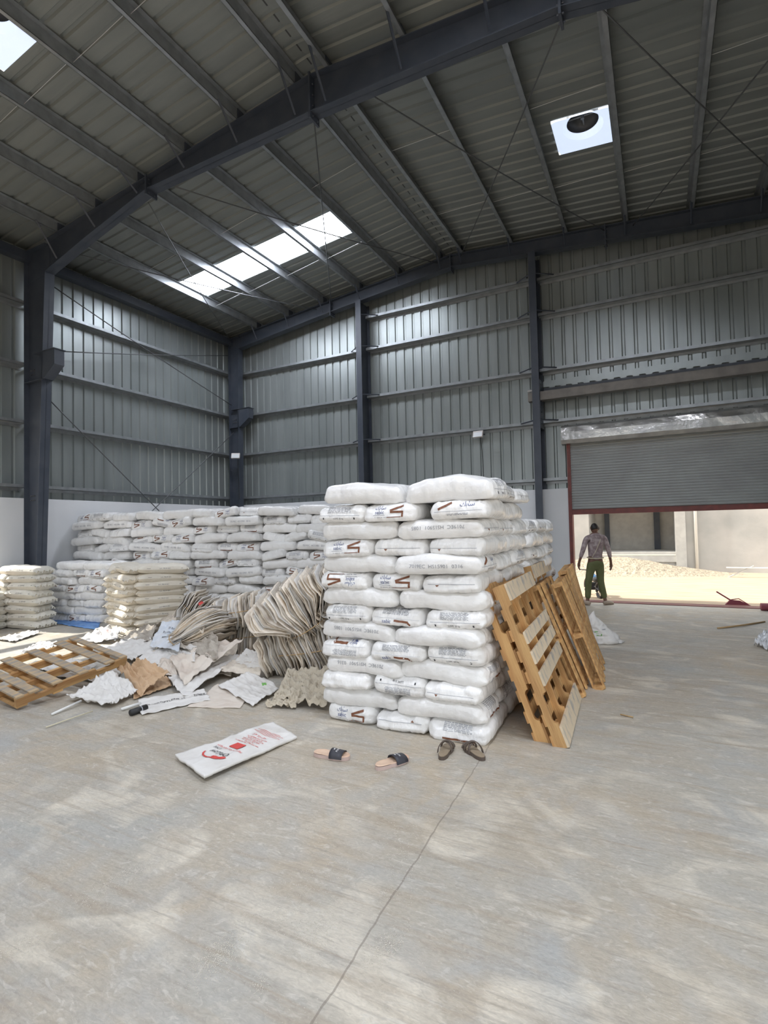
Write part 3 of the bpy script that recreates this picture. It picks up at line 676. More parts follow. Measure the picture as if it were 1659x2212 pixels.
for k in range(1, 15):
    z = (k-.5)*PIT; sway = .02*math.sin(k*1.9)+(.0 if k < 12 else .03)
    tot = PX1-PX0
    if k % 2:
        for i in range(3):
            kd = spec[k][i]; j = rng.uniform(-.02, .02)
            x = PX0+(i+.5)*tot/3+sway+rng.uniform(-.012, .012); y = PYF+BL/2+rng.uniform(-.03, .02)
            if k == 13: x += (-.03, -.04, .05)[i]; 
            p = sack_proto(1+(k*3+i) % 7, (kd, 'none'))
            put_sack(p, x, y, z, -PI/2+j*2, 'white sack, %s, tall pile front, %s layer up, %s' % (desc[kd], ORD[k], posA[i]), 'sacks in the tall near pile', (rng.uniform(-.03, .03), rng.uniform(-.02, .02)), (1, tot/3/BW*1.0, PIT/BH*1.06))
        for i in (2, 1) if k == 13 else (2,):
            x = PX0+(i+.5)*tot/3+sway+rng.uniform(-.02, .02); y = PYF+BL*1.5+.02+rng.uniform(-.02, .02)
            p = sack_proto(1+(k+i) % 5, ('none', 'none'), ('none', 'code1'))
            put_sack(p, x, y, z, PI/2+rng.uniform(-.03, .03), 'white sack lengthwise at tall pile rear, %s layer up%s' % (ORD[k], ', pallet side' if i == 2 else ', middle'), 'sacks in the tall near pile', (0, 0), (1, tot/3/BW, PIT/BH*1.06))
    else:
        for i in range(2):
            kd = spec2[k][i]
            x = PX0+(i+.5)*tot/2+sway+rng.uniform(-.015, .015); y = PYF+BW/2+rng.uniform(-.03, .02)
            p = sack_proto(1+(k*2+i) % 7, (side_end[k] if i == 1 else 'none', 'none'), (kd, 'none'))
            s3 = (tot/2/BL, 1, PIT/BH*1.06)
            tl = (rng.uniform(-.02, .02), rng.uniform(-.02, .02)); zz = z
            if k == 14: s3 = (tot/2/BL*1.02, 1.05, 1.25 if i else 1.12); tl = (.03, (.05, -.02)[i]); zz = z+.03; x += (.03, .05)[i]
            put_sack(p, x, y, zz, rng.uniform(-.02, .02), 'white sack, %s, tall pile front, %s layer up, %s' % (desc[kd], ORD[k], posB[i]), 'sacks in the tall near pile', tl, s3)
        for j in (1, 2):
            for i in (1,) if k < 14 else (0, 1):
                x = PX0+(i+.5)*tot/2+sway+rng.uniform(-.03, .03); y = PYF+BW*(j+.5)+rng.uniform(-.02, .02)
                p = sack_proto(1+(k+j) % 5, ('text' if (k+j) % 3 == 0 else 'seam' if (k+j) % 3 == 1 else 'none', 'none'))
                put_sack(p, x, y, z+(.02 if k == 14 else 0), rng.uniform(-.04, .04), 'white sack end-on to the pallets, tall pile, %s layer up, %s row%s' % (ORD[k], ORD[j+1], '' if i else ', inner'), 'sacks in the tall near pile', (0, 0), (tot/2/BL, 1, PIT/BH*1.06))
# ---- lower pile right behind it
for k in range(1, 13):
    z = (k-.5)*PIT
    n = 2 if k % 2 else 3; d = 1.54/n
    for i in range(n):
        y = -6.72+(i+.5)*d+rng.uniform(-.02, .02)
        if n == 2: p = sack_proto(1+(k+i) % 5, ('none', 'none'), ('none', 'none')); x = 10.32-BW/2+rng.uniform(-.02, .03); a = PI/2; s3 = (d/BL, 1, PIT/BH*1.06)
        else: p = sack_proto(1+(k+i) % 5, (('text', 'seam', 'none')[(k+i) % 3], 'none')); x = 10.32-BL/2+rng.uniform(-.02, .03); a = 0; s3 = (1, d/BW, PIT/BH*1.06)
        put_sack(p, x, y, z, a+rng.uniform(-.05, .05), 'white sack in lower pile behind the tall one, %s layer up, %s along' % (ORD[k], ORD[i+1]), 'sacks in the lower pile behind', (0, 0), s3)
# ---- long white sack wall
WP = .168
wa = math.atan(.19)
def wall_pt(s_, back=0): return Vector((.15+math.cos(wa)*s_-math.sin(wa)*back, -5.27+math.sin(wa)*s_+math.cos(wa)*back))
kinds = ['logo', 'none', 'logo!', 'text', 'logo!', 'lowlogo!', 'none', 'seam', 'logo!', 'none', 'bar', 'logo', 'text']
for st in range(5):
    for k in range(1, 14):
        par = (k+st) % 2; z = (k-.5)*WP; n = 3 if par else 2; d = 1.52/n
        for i in range(n):
            s_ = st*1.54+(i+.5)*d+rng.uniform(-.03, .03)
            if st == 0 and s_ < .25 and k > 9: s_ += .08
            kd = kinds[(k*5+i*3+st*7) % 13]
            jz = rng.uniform(-.14, .14); tl = (rng.uniform(-.06, .06), rng.uniform(-.07, .07))
            dd = rng.uniform(-.10, .07)
            zz = z+rng.uniform(-.008, .008)
            if n == 3:
                p = sack_proto(1+(k+i+st) % 6, (kd, 'none')); q = wall_pt(s_, BL/2+dd); a = wa-PI/2; s3 = (1, d/BW, WP/BH*1.05)
                if rng.random() < .22 and k > 5: tl = (rng.choice((-.2, .2)), 0)
            else:
                kd = kd if kd in ('none',) else ('code1' if k % 3 == 0 else 'none'); p = sack_proto(1+(k+i+st) % 6, ('none', 'none'), (kd, 'none')); q = wall_pt(s_, BW/2+dd); a = wa; s3 = (d/BL, 1, WP/BH*1.05)
            put_sack(p, q.x, q.y, zz, a+jz, 'white sack, long end-wall pile, stack %s from corner, layer %s up, %s along' % (('one', 'two', 'three', 'four', 'five')[st], ORD[k], ORD[i+1]), 'sacks in the long pile by the end wall', tl, s3)
# ---- low white stack in front of its open end
for k in range(1, 9):
    n = 3 if k % 2 else 2; d = 1.45/n; z = (k-.5)*.147
    for i in range(n):
        x = .42+(i+.5)*d+rng.uniform(-.03, .03)+(.02*k if k > 6 else 0)
        if n == 3: p = sack_proto(1+(k+i) % 5, (kinds[(k+i*3) % 13], 'none')); y = -5.93+BL/2+rng.uniform(-.04, .04); a = -PI/2+.12; s3 = (1, d/BW, 1)
        else: p = sack_proto(1+(k+i) % 5, ('none', 'none')); y = -5.93+BW/2+rng.uniform(-.04, .04); a = .12; s3 = (d/BL, 1, 1)
        put_sack(p, x, y+.12*(x-.9), z, a+rng.uniform(-.05, .05), 'white sack in low stack on blue tarp, %s layer up, %s from wall' % (ORD[k], ORD[i+1]), 'sacks in the low stack on the tarp', (0, 0), s3)

# ---- woven cream sacks: flat pillows with frilled sewn ends
def pillow(seed, L, W, H, frill=.035):
    mb = MB(); nx, ny = 30, 18; V = []; o = Vector((seed*3.3, seed*7.7, 1))
    for sgn in (1, -1):
        for j in range(ny+1):
            for i in range(nx+1):
                a, b = 2*i/nx-1, 2*j/ny-1
                h = H/2*(max(0, 1-abs(a)**5)**.5)*(max(0, 1-abs(b)**5)**.55)
                x, y = a*L/2, b*W/2
                x *= 1-.04*(1-b*b)*abs(a)**3*-1; y *= 1-.05*(abs(a)**6)
                n1 = noise.noise(Vector((x*4, y*14, 0))+o); n2 = noise.noise(Vector((x*4, y*4, sgn))+o)
                e = .012*math.sin(b*11+seed)*abs(a)**8
                z = sgn*h*(1+.25*n2)+e+.007*n1*abs(a)**2*(1 if sgn > 0 else .4)
                V.append((x, y, max(z, -H/2)))
    n0 = (nx+1)*(ny+1); F = []
    for j in range(ny):
        for i in range(nx):
            q = j*(nx+1)+i; F.append((q, q+1, q+nx+2, q+nx+1)); F.append((n0+q, n0+q+nx+1, n0+q+nx+2, n0+q+1))
    mb.add(V, F)
    for sx in (-1, 1):       # frill
        V = []
        for j in range(ny*2+1):
            b = j/ny-1; y = b*W/2*.95
            w1 = .5+.5*noise.noise(Vector((b*5, sx, seed)))
            for t in (0, 1, 2):
                V.append((sx*(L/2-.012+frill*t/2), y, .012*math.sin(b*11+seed)+t*.5*.018*math.sin(b*23+seed*2)-t*.008*w1))
        F = [(j*3+t, j*3+t+1, j*3+t+4, j*3+t+3) for j in range(ny*2) for t in (0, 1)]
        mb.add(V, F)
    return mb
wp = []
for m_ in ('woven', 'woven2'):
    for s_ in range(3):
        o = pillow(s_+1, .80, .52, .17).build('woven_sack', m_, smooth=True); tag(o, 'woven sack', 'sack')
        bv = BVHTree.FromPolygons([v.co for v in o.data.vertices], [tuple(p.vertices) for p in o.data.polygons])
        P = Print(); P.text('LC 7019 EC', .03, .0, .17, 3); P.rect(-.23, 0, .06, .005, 3); P.rect(.3, 0, .03, .006, 3)
        P.project(bv, lambda v: (v[0], -1, v[1]*.8+.018), (0, 1, 0), 'print', PM, o)
        COL.objects.unlink(o); [COL.objects.unlink(c) for c in o.children]; wp.append(o)
# bright cream stack
for k in range(1, 10):
    z = (k-.5)*.125+.005
    for i, (x, y, a, lab) in enumerate(((3.72, -5.95, .98, 'heap side'), (3.2, -6.12, -.3, 'front'), (2.78, -5.95, -.95, 'tarp side'))):
        if i == 2 and k % 3 == 0: a += .3
        p = wp[(k+i) % 3]
        dup(p, (x+rng.uniform(-.05, .05), y+rng.uniform(-.05, .05), z+(.03 if k == 9 else 0)), (rng.uniform(-.06, .06), rng.uniform(-.07, .07), a+rng.uniform(-.12, .12)), 'cream woven sack in sunlit stack behind the heap, %s, %s layer up' % (lab, ORD[k]), 'cream woven sacks in the sunlit stack')
# grey-cream stack by the near column
for k in range(1, 9):
    z = (k-.5)*.142+.005
    for i, (x, y, a) in enumerate(((.98, -6.60, .22), (.45, -6.58, -.35))):
        dup(wp[3+(k+i) % 3], (x+rng.uniform(-.04, .04), y+rng.uniform(-.03, .03), z), (rng.uniform(-.04, .04), rng.uniform(-.04, .04), a+rng.uniform(-.08, .08)),
            'greyish woven sack stacked by the near column foot, %s layer up, %s' % (ORD[k], ('tarp side', 'wall side')[i]), 'greyish woven sacks at the column foot', (.86, .92, 1.1))
# few sacks seen past it at the picture edge
for k in range(1, 6):
    dup(wp[3+k % 3], (.42, -7.1, (k-.5)*.135), (0, 0, 1.4+rng.uniform(-.1, .1)), 'pale woven sack beside the brown box, %s layer up' % ORD[k], 'pale woven sacks beside the brown box', (.8, .8, 1))

# ------------------------------------------------------------------ pallets
def board(mb, L, W, T, c, mi, rng_, nseg=8, axis='x'):
    V = []; d = rng_.uniform(-.002, .002)
    mb.box(c, (L, W, T) if axis == 'x' else (W, L, T), mi=mi)
def stringer_mesh(L, H, T, notch=True):
    """plank on edge, long axis x, height z (0..-H), with two rounded notches on the lower side"""
    top = [(-L/2, 0), (L/2, 0)]
    low = []
    def nt(c0, w_, d): 
        pts = []; r = d
        for i in range(5): a = PI/2*i/4; pts.append((c0-w_/2+r-r*math.cos(a)*1.0, -H+r*math.sin(a)))
        for i in range(5): a = PI/2*(1-i/4); pts.append((c0+w_/2-r+r*math.cos(a), -H+r*math.sin(a)))
        return pts
    low = [(-L/2, -H)]+(nt(-L*.265, L*.19, H*.42)+nt(L*.275, L*.19, H*.42) if notch else [])+[(L/2, -H)]
    poly = [(-L/2, 0)]+low+[(L/2, 0)]
    mb = MB(); n = len(poly)
    # build as quad strips down from the top edge to avoid concave n-gon trouble
    for s_, y in ((0, -T/2), (1, T/2)):
        V = []
        for x, z in low: V += [(x, y, 0), (x, y, z)]
        mb.add(V, [(2*i, 2*i+2, 2*i+3, 2*i+1) for i in range(len(low)-1)])
    V = []
    for x, z in low: V += [(x, -T/2, z), (x, T/2, z)]
    mb.add(V, [(2*i, 2*i+1, 2*i+3, 2*i+2) for i in range(len(low)-1)])
    V = []
    for x, z in low: V += [(x, -T/2, 0), (x, T/2, 0)]
    mb.add(V, [(2*i, 2*i+1, 2*i+3, 2*i+2) for i in range(len(low)-1)])
    for x in (-L/2, L/2): mb.add([(x, -T/2, 0), (x, T/2, 0), (x, T/2, -H), (x, -T/2, -H)], [(0, 1, 2, 3)])
    return mb
def pallet(label, L, W, nst, face, back, notch=True, seed=1, group='pallets leaning on the tall pile', fm='woodpale', deep=.085):
    """local: x along stringers, y across, z=0 the outer deck face side; face/back: list of (x, width)"""
    t = thing('wooden_pallet', label, 'pallet', group=group); rg = random.Random(seed)
    for i in range(nst):
        y = -W/2+.022+(W-.044)*i/(nst-1)
        o = stringer_mesh(L, deep, .042, notch).build('stringer', 'wood', t); o.rotation_euler = (PI, 0, 0) if True else (0, 0, 0); o.location = (0, y, -.018-deep)
    for x, w_ in face: MB().box((0, 0, 0), (w_, W, .018)).build('deck_board', fm, t, loc=(x, 0, -.009))
    for x, w_ in back: MB().box((0, 0, 0), (w_, W, .018)).build('deck_board', 'wood', t, loc=(x, 0, -.027-deep))
    return t
def basis(o, X, Y, Z, P):
    o.matrix_world = Matrix(((X.x, Y.x, Z.x, P.x), (X.y, Y.y, Z.y, P.y), (X.z, Y.z, Z.z, P.z), (0, 0, 0, 1)))
def lean(o, b0, b1, top, L, off=0, vertical=True):
    """b0,b1: outer face bottom corners on the floor (near, far); top: outer top near corner"""
    b0, b1, top = Vector(b0), Vector(b1), Vector(top)
    Yv = (b1-b0).normalized(); Xv = (top-b0); Xv = (Xv-Yv*Xv.dot(Yv)).normalized(); Zv = Xv.cross(Yv)
    if Zv.x < 0: Yv = -Yv; Zv = Xv.cross(Yv)
    mid = (b0+b1)/2+Zv*off
    if vertical: basis(o, Xv, Yv, Zv, mid+Xv*L/2)
    else: basis(o, Yv, -Xv, Zv, mid+Xv*L/2)
LA, WA = 1.31, 1.24
faceA = [(.585, .14), (.205, .095), (.045, .10), (-.125, .11), (-.575, .16)]
backA = [(.6, .1), (.42, .09), (.25, .09), (.08, .09), (-.09, .09), (-.26, .09), (-.43, .09), (-.6, .1)]
pA = pallet('outer notched softwood pallet leaning nearest the camera, beside the flip-flops', LA, WA, 4, faceA, backA, True, 1)
lean(pA, (10.905, -8.22, 0.012), (10.84, -6.98, 0.012), (10.46, -8.22, 1.235), LA)
pB = pallet('inner pallet leaning between the nearest pallet and the sacks', LA, WA, 4, faceA, backA, True, 2, fm='wood')
lean(pB, (10.79, -8.17, 0.012), (10.74, -6.93, 0.012), (10.345, -8.17, 1.235), LA, -.035)
faceB = [(-.58, .10), (-.39, .085), (-.20, .085), (-.02, .085), (.17, .085), (.36, .085), (.58, .10)]
backB = backA
faceC = [(-.58, .09), (-.24, .06), (.12, .06), (.3, .07), (.58, .09)]
pC = pallet('pallet on its side behind the nearest pair, vertical slats showing', 1.2, 1.16, 3, [(x*.92, w_) for x, w_ in faceC], [(x*.92, w_) for x, w_ in backB], True, 3, fm='wood')
lean(pC, (10.87, -6.90, 0.012), (10.80, -5.75, 0.012), (10.42, -6.90, 1.16), 1.16, 0, False)
pD = pallet('pallet on its side, second of the slatted pair past the nearest ones', 1.2, 1.16, 3, [(x*.92, w_) for x, w_ in faceC], [(x*.92, w_*.7) for x, w_ in faceB], True, 4, fm='wood')
lean(pD, (11.02, -6.55, 0.012), (10.92, -5.42, 0.012), (10.62, -6.55, 1.12), 1.16, 0, False)
pE = pallet('farthest leaning pallet, closest to the roller door', 1.2, 1.18, 4, faceB, backB, True, 5, fm='wood')
lean(pE, (10.84, -5.66, 0.012), (10.74, -4.55, 0.012), (10.56, -5.66, 1.17), 1.18, 0, False)
pF = pallet('inner leaning pallet with a weathered top board above the others', LA, 1.2, 4, faceA, backA, True, 6)
lean(pF, (10.68, -6.75, 0.012), (10.63, -5.5, 0.012), (10.36, -6.75, 1.27), LA)
# flat pallet at the left, lying tilted on loose sacks
pG = pallet('weathered wooden pallet lying flat on loose sacks at the left', 1.2, 1.02, 4, [(-.565, .07), (-.43, .09), (-.2, .10), (.08, .10), (.39, .11), (.56, .08)], [(-.55, .1), (-.2, .1), (.2, .1), (.55, .1)], True, 7, 'lying pallet', 'woodgrey', .08)
Mx = Euler((.152, -.125, 1.538), 'XYZ').to_matrix()
basis(pG, Mx.col[0], Mx.col[1], Mx.col[2], Vector((5.936, -9.494, .135))+Mx@Vector((.6, .51, 0)))

# ------------------------------------------------------------------ cloth
def cloth(name, label, quad, m, amp=.03, seed=0, n=(48, 34), fold=(5, 1.8), th=.004, cat='sack', group=None, lift=0, curl=0, zmin=.003, jag=.03, sharp=1.0):
    """loose sheet spanning four world corners, with folds; a closed two-sided skin"""
    a, b, c, d = [Vector(q) for q in quad]; nx, ny = n; V = []; o = Vector((seed*9.1, seed*3.7, 0))
    for j in range(ny+1):
        for i in range(nx+1):
            u_, v_ = i/nx, j/ny
            eu = u_+jag*noise.noise(Vector((v_*4, u_*2, seed+.5)))*(1 if .0 <= u_ <= 1 else 0)
            ev = v_+jag*noise.noise(Vector((u_*4, v_*2, seed+9.5)))
            p = a.lerp(b, eu).lerp(d.lerp(c, eu), ev)
            r1 = 1-abs(noise.noise(Vector((u_*fold[0], v_*fold[1], 0))+o))*2*sharp
            r2 = noise.noise(Vector((u_*fold[1]*2, v_*fold[0]*1.4, 4))+o)
            r3 = noise.noise(Vector((u_*22, v_*16, 2))+o)
            r4 = 1-abs(noise.noise(Vector((u_*9+r2, v_*7, 6))+o))*3.2
            h = amp*.62*(max(r1, 0)**2*.8+.8*r2+.16*r3+.30*max(r4, 0)+.2)+lift*math.sin(PI*u_)*math.sin(PI*v_)
            edge = min(u_, 1-u_, v_, 1-v_)
            h += curl*max(0, 1-edge*10)
            p.z = max(p.z+h, zmin); V.append(p)
    mb = MB(); N_ = (nx+1)*(ny+1); F = []
    V2 = [p-Vector((0, 0, th)) for p in V]
    for j in range(ny):
        for i in range(nx):
            q = j*(nx+1)+i; F.append((q, q+1, q+nx+2, q+nx+1)); F.append((N_+q, N_+q+nx+1, N_+q+nx+2, N_+q+1))
    for i in range(nx): F.append((i+1, i, N_+i, N_+i+1)); q = ny*(nx+1)+i; F.append((q, q+1, N_+q+1, N_+q))
    for j in range(ny): q = j*(nx+1); F.append((q, q+nx+1, N_+q+nx+1, N_+q)); q += nx; F.append((q+nx+1, q, N_+q, N_+q+nx+1))
    mb.add(V+V2, F); ob = mb.build(name, m, smooth=True)
    if label: tag(ob, label, cat, group)
    ob['_q'] = [x for q in (a, b, c, d) for x in q]
    return ob
def print_on(ob, P, origin, X, Y, name='print'):
    bv = BVHTree.FromPolygons([v.co for v in ob.data.vertices], [tuple(p.vertices) for p in ob.data.polygons])
    X, Y, origin = Vector(X), Vector(Y), Vector(origin)
    return P.project(bv, lambda v: (origin.x+X.x*v[0]+Y.x*v[1], origin.y+X.y*v[0]+Y.y*v[1], 3), (0, 0, -1), name, PM, ob, .003)

# printed empty sack lying in the foreground
q0, q1, q2, q3 = Vector((8.265, -9.618, 0.030)), Vector((8.762, -9.804, 0.050)), Vector((8.879, -8.925, 0.020)), Vector((8.482, -8.736, 0.020))
fs = cloth('printed_sack', 'empty white sack with red print lying flat on the floor alone', (q0, q3, q2, q1), 'pale', .018, 3, (60, 30), (3, 1.5), .02, 'sack', zmin=.022, jag=.01)
Yd = ((q0+q1)/2-(q2+q3)/2); Ln = Yd.length; Yd = Vector((Yd.x, Yd.y, 0)).normalized(); Xd = Vector((-Yd.y, Yd.x, 0)); Xd = Xd if Xd.dot(q0-q1) > 0 else -Xd
ctr = (q0+q1+q2+q3)/4; P = Print()
o_ = lambda t: -t  # distance from centre toward the top (left end in the photo)
P.text('OPaLow', .0, .20, .22, 3, sy=1.2); P.text('LDPE', -.10+.2, .14, .08, 3)
arc = [(.13*math.cos(a), .215+.085*math.sin(a)) for a in [PI*(.05+.9*i/14) for i in range(15)]]; P.ribbon(arc, .014, 5)
P.ribbon([(-.12, .235), (-.08, .265), (-.02, .275)], .03, 5)
P.text('PREMIUM POLYMER RESIN', 0, .105, .30, 5)
P.rect(.0, .03, .11, .085, 5, .03); P.text('PP', 0, .03, .055, 4)
for i, w_ in enumerate((.3, .12, .22, .26, .18, .24)): textblock(P, 0, -.05-i*.022, w_, 1, .012, 5, random.Random(i))
P.text('NET 25 KG', .02, -.20, .16, 5)
for i in range(4): P.rect(.05*((i % 2)-.5), -.25-i*.018, .28, .004, 5)
print_on(fs, P, ctr, Xd, Yd)

# ---- heap of empty sacks: mound of loose sheets
group = 'loose empty sacks of the heap'
sheets = [
 ('kraft_paper_sack', 'crumpled brown kraft paper sack between the pallet and the heap', [Vector((5.912, -8.394, 0.120)), Vector((6.285, -8.387, 0.260)), Vector((6.705, -8.314, 0.120)), Vector((6.725, -8.731, 0.010))], 'kraft', .09, 2, 'paper'),
 ('kraft_paper_sheet', 'brown kraft paper sheet lying flat under the crumpled one', [Vector((6.201, -8.413, 0.050)), Vector((6.479, -8.172, 0.060)), Vector((6.728, -8.310, 0.020)), Vector((6.719, -8.782, 0.005))], 'kraft', .03, 12, 'paper'),
 ('crumpled_sack', 'white crumpled sack sheet in front of the lying pallet', [Vector((6.106, -9.098, 0.020)), Vector((6.093, -8.565, 0.170)), Vector((6.622, -8.662, 0.040)), Vector((6.739, -9.066, 0.010))], 'pale', .075, 5, 'sack'),
 ('printed_sheet', 'white sack with black printing lying flat in front of the heap', [Vector((6.807, -8.795, 0.020)), Vector((7.189, -8.296, 0.030)), Vector((7.474, -8.473, 0.010)), Vector((7.203, -9.074, 0.010))], 'pale', .018, 6, 'sack'),
 ('flat_sack', 'folded cream sack spread by the bundles, green scrap beside it', [Vector((7.228, -8.135, 0.030)), Vector((7.300, -7.698, 0.080)), Vector((7.957, -7.970, 0.040)), Vector((8.019, -8.480, 0.010))], 'pale', .035, 8, 'sack'),
 ('cream_drape', 'large cream sack draped over the front of the heap', [Vector((6.249, -7.933, 0.180)), Vector((6.512, -7.641, 0.280)), Vector((6.893, -7.334, 0.340)), Vector((6.948, -8.328, 0.050))], 'creamcloth', .065, 9, 'sack'),
 ('curved_sheet', 'white sack with faint black print curling below the cream drape', [Vector((6.565, -8.220, 0.050)), Vector((6.703, -7.738, 0.150)), Vector((6.887, -7.331, 0.160)), Vector((7.204, -8.590, 0.010))], 'pale', .05, 10, 'sack'),
 ('blue_white_sack', 'bluish white sack with dark lettering tilted on the heap', [Vector((5.400, -7.539, 0.180)), Vector((5.130, -7.099, 0.420)), Vector((5.659, -7.073, 0.480)), Vector((6.300, -7.845, 0.260))], 'bluish', .04, 11, 'sack'),
 ('flat_sack', 'flattened pale sack stacked low beside the kraft paper', [Vector((5.821, -8.123, 0.100)), Vector((5.467, -7.594, 0.160)), Vector((5.874, -7.507, 0.200)), Vector((6.321, -7.955, 0.120))], 'pale', .035, 13, 'sack'),
 ('flat_sack', 'pale sack under the bluish one, left side of the heap', [Vector((4.172, -7.410, 0.040)), Vector((4.471, -6.826, 0.100)), Vector((5.510, -7.459, 0.160)), Vector((5.465, -7.852, 0.060))], 'pale', .06, 14, 'sack'),
 ('striped_sack', 'white sack with thin red stripes behind the lying pallet', [Vector((3.335, -7.225, 0.020)), Vector((3.171, -6.594, 0.140)), Vector((3.698, -6.702, 0.140)), Vector((3.994, -7.018, 0.030))], 'pale', .08, 15, 'sack'),
 ('flat_sack', 'grey-white sack crumpled between cream stack and bluish sack', [Vector((3.763, -6.809, 0.030)), Vector((3.499, -6.123, 0.120)), Vector((4.212, -6.423, 0.200)), Vector((4.996, -7.214, 0.120))], 'empty', .07, 16, 'sack'),
 ('flat_sack', 'cream sheet lying flat beneath the curling printed sack', [Vector((7.417, -8.725, 0.005)), Vector((7.149, -8.055, 0.020)), Vector((7.644, -8.030, 0.010)), Vector((7.921, -8.532, 0.004))], 'creamcloth', .01, 17, 'sack'),
 ('crumpled_sack', 'grey crumpled sacks draped over the side of the heap below the round bundle', [Vector((6.102, -7.707, 0.260)), Vector((5.496, -6.965, 0.420)), Vector((6.704, -7.599, 0.400)), Vector((6.985, -7.886, 0.200))], 'empty', .07, 18, 'sack'),
 ('flat_sack', 'flat sacks lying under the lower bundle towards the drape', [Vector((6.970, -7.873, 0.100)), Vector((6.965, -7.482, 0.200)), Vector((7.354, -7.516, 0.160)), Vector((7.458, -7.723, 0.050))], 'empty', .03, 19, 'sack'),
 ('cloth_strip', 'long white film strip lying on the floor by the picture edge', [Vector((1.722, -7.574, 0.010)), Vector((1.606, -7.000, 0.020)), Vector((1.871, -6.899, 0.020)), Vector((2.284, -7.586, 0.010))], 'pale', .05, 20, 'film'),
 ('cloth_strip', 'white crumpled film lying behind the lying pallet', [Vector((3.266, -8.011, 0.010)), Vector((2.950, -7.570, 0.030)), Vector((3.309, -7.429, 0.030)), Vector((3.600, -7.877, 0.010))], 'pale', .07, 21, 'film'),
 ('cloth_strip', 'crumpled white film under the lying pallet', [Vector((4.181, -8.420, 0.010)), Vector((3.948, -7.920, 0.030)), Vector((5.102, -8.083, 0.020)), Vector((5.464, -8.671, 0.010))], 'pale', .06, 22, 'film'),
 ('flat_sack', 'dull sack base spread under the centre of the heap', [Vector((5.721, -7.949, 0.020)), Vector((5.153, -6.873, 0.200)), Vector((6.272, -6.724, 0.200)), Vector((7.121, -7.809, 0.020))], 'empty', .10, 23, 'sack'),
 ('flat_sack', 'creased pale sack folded over beside the bluish lettered sack', [Vector((5.945, -7.751, 0.140)), Vector((5.703, -7.418, 0.260)), Vector((6.334, -7.584, 0.300)), Vector((6.694, -7.959, 0.200))], 'pale', .05, 33, 'sack'),
 ('flat_sack', 'thin layered sacks under the flattened pale one', [Vector((5.817, -8.153, 0.040)), Vector((5.550, -7.732, 0.100)), Vector((6.121, -7.739, 0.130)), Vector((6.308, -7.985, 0.060))], 'pale', .03, 34, 'sack'),
 ('flat_sack', 'dull tan sack between the kraft paper and the cream drape', [Vector((6.271, -8.191, 0.080)), Vector((6.055, -7.879, 0.150)), Vector((6.448, -7.929, 0.170)), Vector((6.644, -8.185, 0.060))], 'creamcloth', .05, 35, 'sack'),
 ('flat_sack', 'grey sack hanging over the edge of the round bundle', [Vector((5.762, -7.249, 0.420)), Vector((5.462, -6.847, 0.580)), Vector((6.092, -7.149, 0.580)), Vector((6.471, -7.599, 0.440))], 'empty', .06, 36, 'sack'),
 ('crumpled_sack', 'crumpled whitish sack at the foot of the sunlit cream stack', [Vector((3.740, -6.128, 0.120)), Vector((3.241, -5.567, 0.250)), Vector((3.763, -5.598, 0.340)), Vector((4.745, -6.514, 0.300))], 'empty', .07, 37, 'sack'),
 ('flat_sack', 'pale grey sack spread beneath the edge of the lying pallet', [Vector((5.525, -8.544, 0.010)), Vector((5.170, -8.097, 0.030)), Vector((5.696, -8.125, 0.060)), Vector((5.986, -8.547, 0.020))], 'pale', .04, 38, 'sack'),
 ('flat_sack', 'long pale sack trailing from the heap to the striped one', [Vector((4.441, -7.416, 0.030)), Vector((4.073, -6.980, 0.050)), Vector((4.556, -6.793, 0.100)), Vector((5.035, -7.324, 0.080))], 'pale', .05, 39, 'sack'),
 ('flat_sack', 'creased sack lying against the lower bundle foot', [Vector((7.029, -7.710, 0.120)), Vector((6.969, -7.404, 0.240)), Vector((7.366, -7.487, 0.220)), Vector((7.409, -7.648, 0.100))], 'pale', .04, 41, 'sack'),
 ('netting_heap', 'heap of tan mesh netting beside the tall pile', [Vector((8.156, -8.336, 0.020)), Vector((7.939, -7.817, 0.160)), Vector((8.414, -7.721, 0.200)), Vector((8.727, -8.261, 0.020))], 'net', .10, 24, 'netting'),
 ('netting_heap', 'tail of tan netting trailing towards the bundles', [Vector((8.132, -8.431, 0.010)), Vector((8.142, -8.247, 0.060)), Vector((8.351, -8.147, 0.080)), Vector((8.446, -8.351, 0.010))], 'net', .07, 25, 'netting'),
]
objs = []
for nm, lab, q, m_, amp, sd, cat in sheets:
    fd = (5, 1.8) if cat != 'netting' else (7, 2.5)
    objs.append(cloth(nm, lab, q, m_, amp, sd, (70, 50) if cat == 'netting' else (52, 38), fd, .004, cat, group if cat == 'sack' else None))
def lines_on(ob, q, rows, m_, sx=.7):
    a, b, c, d = q; X = ((b-a)+(c-d))/2; Y = ((a-d)+(b-c))/2; cen = (a+b+c+d)/4; Lx, Ly = X.length, Y.length
    X = Vector((X.x, X.y, 0)).normalized(); Y = Vector((Y.x, Y.y, 0)).normalized(); P = Print(); rg = random.Random(rows)
    return X, Y, cen, Lx, Ly, P
X, Y, cen, Lx, Ly, P = lines_on(objs[7], sheets[7][2], 4, 3)
P.text('POLYETHYLENE', 0, .02, .34, 3, sy=1.6); P.text('25 KG', 0, .12, .16, 3); textblock(P, 0, -.09, .3, 2, .02, 3, random.Random(2)); print_on(objs[7], P, cen, Y*-1 if Y.dot(_cr) < 0 else Y, X*-1 if X.dot(_fw) < 0 else X)
X, Y, cen, Lx, Ly, P = lines_on(objs[3], sheets[3][2], 4, 3)
P.text('POLYPROPYLENE 25', -.1, .0, .4, 3, sy=1.3); textblock(P, .28, .04, .18, 4, .02, 3, random.Random(3)); print_on(objs[3], P, cen, X, Y)
X, Y, cen, Lx, Ly, P = lines_on(objs[6], sheets[6][2], 4, 3)
